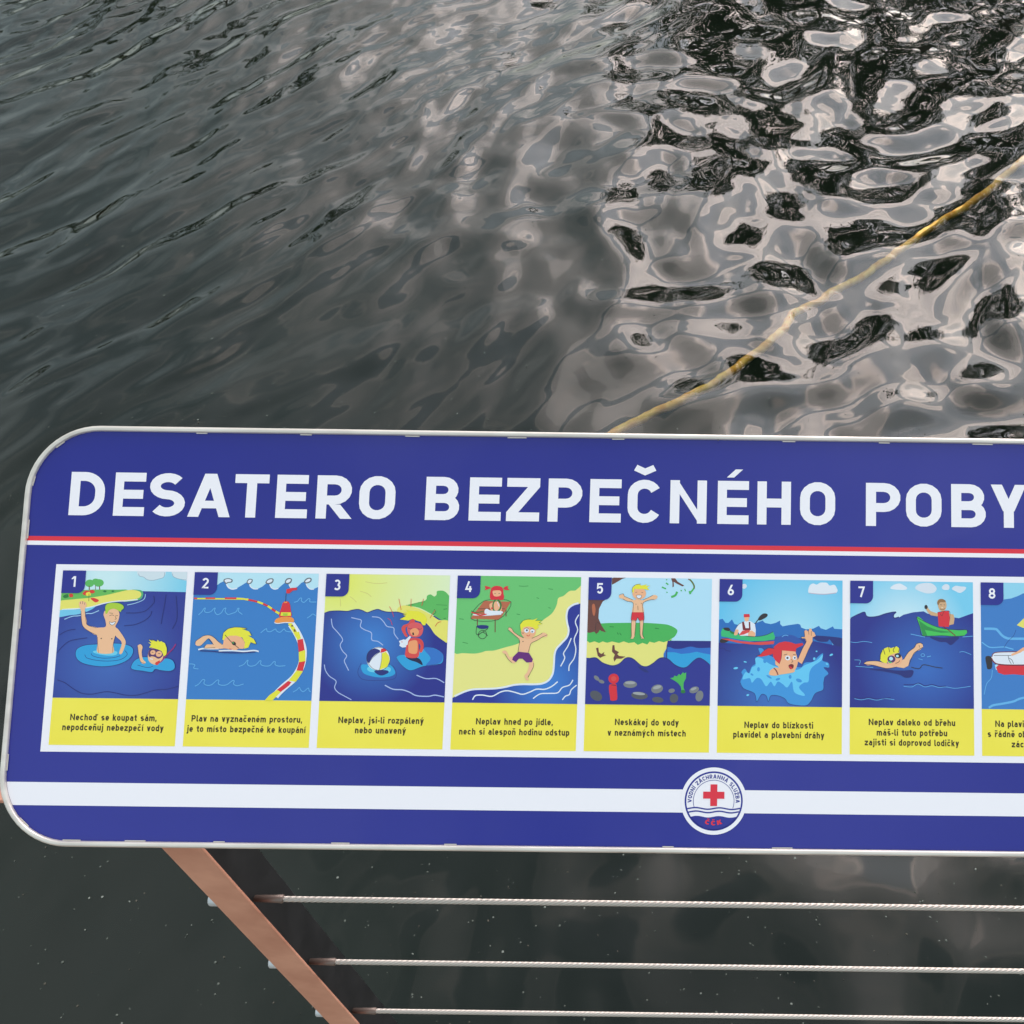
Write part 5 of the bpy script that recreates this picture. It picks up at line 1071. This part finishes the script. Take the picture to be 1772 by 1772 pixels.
# ------------------------------------------------------------------ water
rng = np.random.default_rng(11)
def axis(lo, hi, d, far, g=1.12):
    a = list(np.arange(lo, hi, d)); s = d; x = a[-1]
    while x < far[1]: s *= g; x += s; a.append(x)
    s = d; x = a[0]
    while x > far[0]: s *= g; x -= s; a.insert(0, x)
    return np.array(a)
xs = axis(-4.2, 1.9, .011, (-400, 400)); ys = axis(.35, 6.0, .011, (-60, 600))
def wave_set(n, l0, l1, az0, spread, rms, seed, p=1.0):
    r = np.random.default_rng(seed)
    lam = l0 * (l1 / l0) ** r.random(n); az = np.radians(az0 + spread * (r.standard_normal(n) if spread < 90 else r.uniform(-2, 2, n)))
    k = 2 * np.pi / lam; wgt = (lam / l1) ** p; sl = wgt / np.sqrt((wgt ** 2).sum() / 2) * rms
    return [(k_ * math.sin(a_), k_ * math.cos(a_), s_ / k_, ph) for k_, a_, s_, ph in zip(k, az, sl, r.uniform(0, 2 * np.pi, n))]
LEFT = wave_set(34, .11, .42, 118, 16, .094, 3, .45)
LFINE = wave_set(36, .05, .14, 122, 28, .058, 5, .5)
RIGHT = wave_set(28, .17, .55, 122, 26, .112, 8, .4) + wave_set(20, .16, .45, 0, 95, .05, 18, .35)
RFINE = wave_set(24, .07, .18, 122, 60, .036, 9, .8)
BIG = wave_set(12, .8, 2.2, 100, 40, .03, 12, .5)
def ss(x, a, b):
    t = np.clip((x - a) / (b - a), 0, 1); return t * t * (3 - 2 * t)
def surf(x, y):
    """height of the water at x, y"""
    wx = x + .05 * np.sin(2.1 * y + 1.3 * x) + .03 * np.sin(5.3 * x - 3.1 * y); wy = y + .05 * np.sin(2.6 * x - 1.7 * y + 1) + .03 * np.sin(4.7 * y + 2.9 * x)
    def tot(ws, sharp=0):
        h = 0
        for kx, ky, a, ph in ws:
            q = kx * wx + ky * wy + ph; h = h + a * (np.sin(q) + sharp * np.sin(2 * q + 1.2))
        return h
    far = ss(y, 1.2, 3.2); m = ss(x + .12 * (y - 3) + .2 * np.sin(2.3 * y), -2.2, .1)
    gust = .65 + .35 * np.sin(1.7 * x + 2.2 * y) * np.sin(1.3 * y - .9 * x + 1)
    h = tot(BIG) + (1 - m) * (.25 + .75 * far) * tot(LEFT, .28) + (1 - m) * (.25 + .75 * ss(y, 2.4, 4.4)) * ss(y, 1.2, 2.4) * gust * tot(LFINE) + m * (.55 + .45 * far) * tot(RIGHT) + m * (.3 + .7 * ss(y, 2.0, 4.2)) * tot(RFINE)
    damp = 1 / (1 + (np.maximum(np.hypot(x + 1, y - 3) - 6, 0) / 8) ** 2)
    return h * damp
XX, YY = np.meshgrid(xs, ys, indexing='ij'); ZZ = surf(XX, YY)
nx, ny = XX.shape
vv = np.stack([XX.ravel(), YY.ravel(), ZZ.ravel()], 1).astype(np.float32)
ii = (np.arange(nx - 1)[:, None] * ny + np.arange(ny - 1)[None, :]).ravel()
ff = np.stack([ii, ii + ny, ii + ny + 1, ii + 1], 1).astype(np.int32)
def grid_mesh(name, v, f):
    me = bpy.data.meshes.new(name); me.vertices.add(len(v)); me.vertices.foreach_set('co', v.ravel())
    me.loops.add(f.size); me.loops.foreach_set('vertex_index', f.ravel()); me.polygons.add(len(f))
    me.polygons.foreach_set('loop_start', np.arange(0, f.size, f.shape[1], dtype=np.int32)); me.polygons.foreach_set('use_smooth', np.ones(len(f), bool)); me.update(calc_edges=True); return me
wm = bpy.data.materials.new('lake_water'); wm.use_nodes = True; t = wm.node_tree; t.nodes.clear()
fre = N(t, 'ShaderNodeFresnel'); fre.inputs[0].default_value = 1.43
nb = N(t, 'ShaderNodeTexNoise'); tcn = N(t, 'ShaderNodeTexCoord'); t.links.new(tcn.outputs['Object'], nb.inputs['Vector']); nb.inputs['Scale'].default_value = 14; nb.inputs['Detail'].default_value = 1
bp = N(t, 'ShaderNodeBump'); bp.inputs['Strength'].default_value = .12; bp.inputs['Distance'].default_value = .004; t.links.new(nb.outputs[0], bp.inputs['Height'])
gls = N(t, 'ShaderNodeBsdfGlossy'); gls.inputs['Roughness'].default_value = .015; gls.inputs['Color'].default_value = (1, 1, 1, 1)
t.links.new(bp.outputs[0], gls.inputs['Normal']); t.links.new(bp.outputs[0], fre.inputs['Normal'])
trn = N(t, 'ShaderNodeBsdfTransparent'); trn.inputs[0].default_value = (.86, .88, .80, 1)
mx = N(t, 'ShaderNodeMixShader'); t.links.new(fre.outputs[0], mx.inputs[0]); t.links.new(trn.outputs[0], mx.inputs[1]); t.links.new(gls.outputs[0], mx.inputs[2])
ou = N(t, 'ShaderNodeOutputMaterial'); t.links.new(mx.outputs[0], ou.inputs[0])
water = link('water', grid_mesh('water', vv, ff), None, [wm], kind='structure')
murk = mat('murky_lake_bed', (.01, .014, .012), .9, spec=0); noise_color(murk, (.009, .014, .011), (.017, .025, .019), .7, lo=.3, hi=.7)
bed = MB(); bed.add([(-400, -60, -.35), (400, -60, -.35), (400, 600, -.35), (-400, 600, -.35)], [[0, 1, 2, 3]], murk); bed.build('lake_bed', kind='structure')

# yellow rope floating just under the surface
rope_m = mat('yellow_rope', srgb(232, 170, 60), .7); noise_color(rope_m, srgb(226, 160, 56), srgb(255, 212, 116), 30, lo=.35, hi=.65, bump=.4, bscale=90)
RP = [(-.95, 1.75), (-.695, 2.063), (-.582, 2.201), (-.452, 2.33), (-.363, 2.403), (-.279, 2.463), (-.185, 2.536), (-.124, 2.599), (-.053, 2.685), (.02, 2.775), (.062, 2.844), (.074, 2.889), (.107, 2.926), (.175, 2.974),
      (.216, 3.025), (.297, 3.084), (.382, 3.174), (.436, 3.233), (.538, 3.356), (.607, 3.43), (.713, 3.532), (.798, 3.621), (.903, 3.753), (.99, 3.866), (1.204, 4.086), (1.6, 4.5), (2.3, 5.2), (3.4, 6.3)]
rs = smooth(RP, False, 6); rp = MB(); path = []
for i, (x, y) in enumerate(rs):
    d = -.016 if 10 < i else -.016 - .02 * (10 - i)
    path.append((x + .003 * math.sin(i * .9) + .002 * math.sin(i * 2.3), y, min(0, .35 * float(surf(np.array(x), np.array(y)))) + d - .008))
rp.tube(path, [.0135 + .0009 * math.sin(i * 1.7) * math.sin(i * .6) for i in range(len(path))], rope_m, 10); ro = rp.build('rope', label='long yellow rope drifting just under the water surface behind the board', category='rope')

# pollen and bits of seed floating on the water
sm_ = mat('floating_specks', (.19, .21, .19), .8)
sm2 = mat('floating_specks_dull', (.10, .115, .10), .8); sm3 = mat('floating_specks_brown', (.075, .07, .055), .8)
sp = MB(); random.seed(7)
for i in range(4200):
    x = random.uniform(-2.4, 1.2); y = random.uniform(.5, 3.4)
    if random.random() < (y - 1.2) / 2.6: continue
    r = random.choice((.0010, .0013, .0017, .0021, .0028)) ; h = float(surf(np.array(x), np.array(y))) + .0012; a = random.uniform(0, 6.3)
    e = random.choice((.5, .8, 1)); vs = [(x + r * math.cos(a) * math.cos(q) - r * e * math.sin(a) * math.sin(q), y + r * math.sin(a) * math.cos(q) + r * e * math.cos(a) * math.sin(q), h) for q in np.linspace(0, 2 * math.pi, 7)[:-1]]
    sp.add(vs + [(x, y, h + .0006)], [[k, (k + 1) % 6, 6] for k in range(6)], random.choice((sm_, sm2, sm2, sm3)))
sp.build('pollen_specks', kind='stuff', label='pale pollen specks scattered over the dark water', category='pollen')

# ------------------------------------------------------------------ far bank and the trees mirrored in the water
grass = mat('bank_grass', (.05, .08, .03), .9); noise_color(grass, (.035, .06, .02), (.07, .1, .04), 1.5)
bk = MB(); XB = np.linspace(-120, 120, 61); rows = [(18.5, -.6), (19.6, .25), (23, .6), (40, 1.2), (500, 3)]
bv = [(x, y + .6 * math.sin(x * .35) * (1 if y < 40 else 0), z) for y, z in rows for x in XB]
bk.add(bv, [[j * 61 + i, j * 61 + i + 1, (j + 1) * 61 + i + 1, (j + 1) * 61 + i] for j in range(4) for i in range(60)], grass, True); bk.build('far_bank', kind='structure')
bark = mat('bark', (.09, .07, .05), .9)
leafm = [mat('leaves_dark', (.05, .085, .03), .6), mat('leaves_mid', (.07, .11, .04), .6), mat('leaves_pale', (.10, .125, .055), .6)]
def crown_mesh(seed, n, rx, rz, h0, h):
    r = np.random.default_rng(seed); nc = 46
    cen = []
    for _ in range(nc):
        u = r.uniform(.12, 1); th = r.uniform(0, 2 * np.pi); w = rx * (np.sin(np.pi * (u * .92 + .06)) ** .7) * r.uniform(.45, 1.05); cen.append((w * np.cos(th), w * np.sin(th), h0 + u * (h - h0), r.uniform(.45, 1.0)))
    cen = np.array(cen); idx = r.integers(0, nc, n); d = r.standard_normal((n, 3)); d /= np.linalg.norm(d, axis=1)[:, None]
    P = cen[idx, :3] + d * (cen[idx, 3] * r.uniform(.55, 1.1, n) ** .6)[:, None] * np.array([1, 1, .7])
    a = r.standard_normal((n, 3)); a /= np.linalg.norm(a, axis=1)[:, None]; b = np.cross(a, r.standard_normal((n, 3))); b /= np.linalg.norm(b, axis=1)[:, None]
    s = r.uniform(.05, .12, n)[:, None]; v = np.stack([P - a * s, P + b * s * .55, P + a * s, P - b * s * .55], 1).reshape(-1, 3).astype(np.float32)
    me = grid_mesh('crown', v, np.arange(4 * n, dtype=np.int32).reshape(n, 4)); me.polygons.foreach_set('use_smooth', np.zeros(n, bool))
    for m in leafm: me.materials.append(m)
    me.polygons.foreach_set('material_index', ((idx * 7 + (P[:, 2] * 3).astype(int)) % 3).astype(np.int32)); return me, cen
variants = [crown_mesh(s_, 5200, 2.3, 0, 1.6, 8.6) for s_ in (1, 2, 3)]
def tree(x, y, s, v, label, rz, z=.3):
    root = empty('tree', Matrix.Translation((x, y, z)) @ Matrix.Rotation(rz, 4, 'Z') @ Matrix.Scale(s, 4), label=label, category='tree', group='trees on the far bank mirrored in the water')
    me, cen = variants[v]; link('crown', me, root)
    if v not in TR:
        t_ = MB(); t_.tube([(0, 0, -.5), (.05, .02, 1.5), (.0, .08, 4), (.05, 0, 7.6)], [.2, .15, .1, .02], bark, 8)
        for c in cen[::3]: t_.tube([(0, .05, max(1.2, c[2] - 1.6)), (c[0] * .5, c[1] * .5, c[2] - .6), tuple(c[:3])], [.06, .035, .01], bark, 5, False)
        TR[v] = t_.build('trunk', root)
    else:
        c = TR[v].copy(); col.objects.link(c); c.parent = root
    return root
TR = {}
def az(a, d): return d * math.sin(R(a)), d * math.cos(R(a))
spec = [(-6.0, 21.0, .95, 0), (-1, 20.6, 1.2, 1), (4, 22, 1.4, 2), (8.5, 21, 1.25, 0), (13, 22.5, .95, 1), (20, 21.5, .72, 2), (27, 22, .9, 0), (34, 21.5, .8, 1)]
for i, (a, d, s, v) in enumerate(spec):
    x, y = az(a, d); tree(x, max(y, 20.2), s, v, 'tall leafy tree on the far bank, seen only as a dark reflection', i * 1.3)
for i in range(9):
    a = -66 + i * 5.4; x, y = az(a, 1); k = min(30 / max(y, .3), 60)
    tree(x * k, max(y * k, 24), 1.02 + .25 * math.sin(i * 2.1), i % 3, 'leafy tree far along the bank to the left, seen only as a reflection', i * .9, .9)['group'] = 'trees further along the bank'
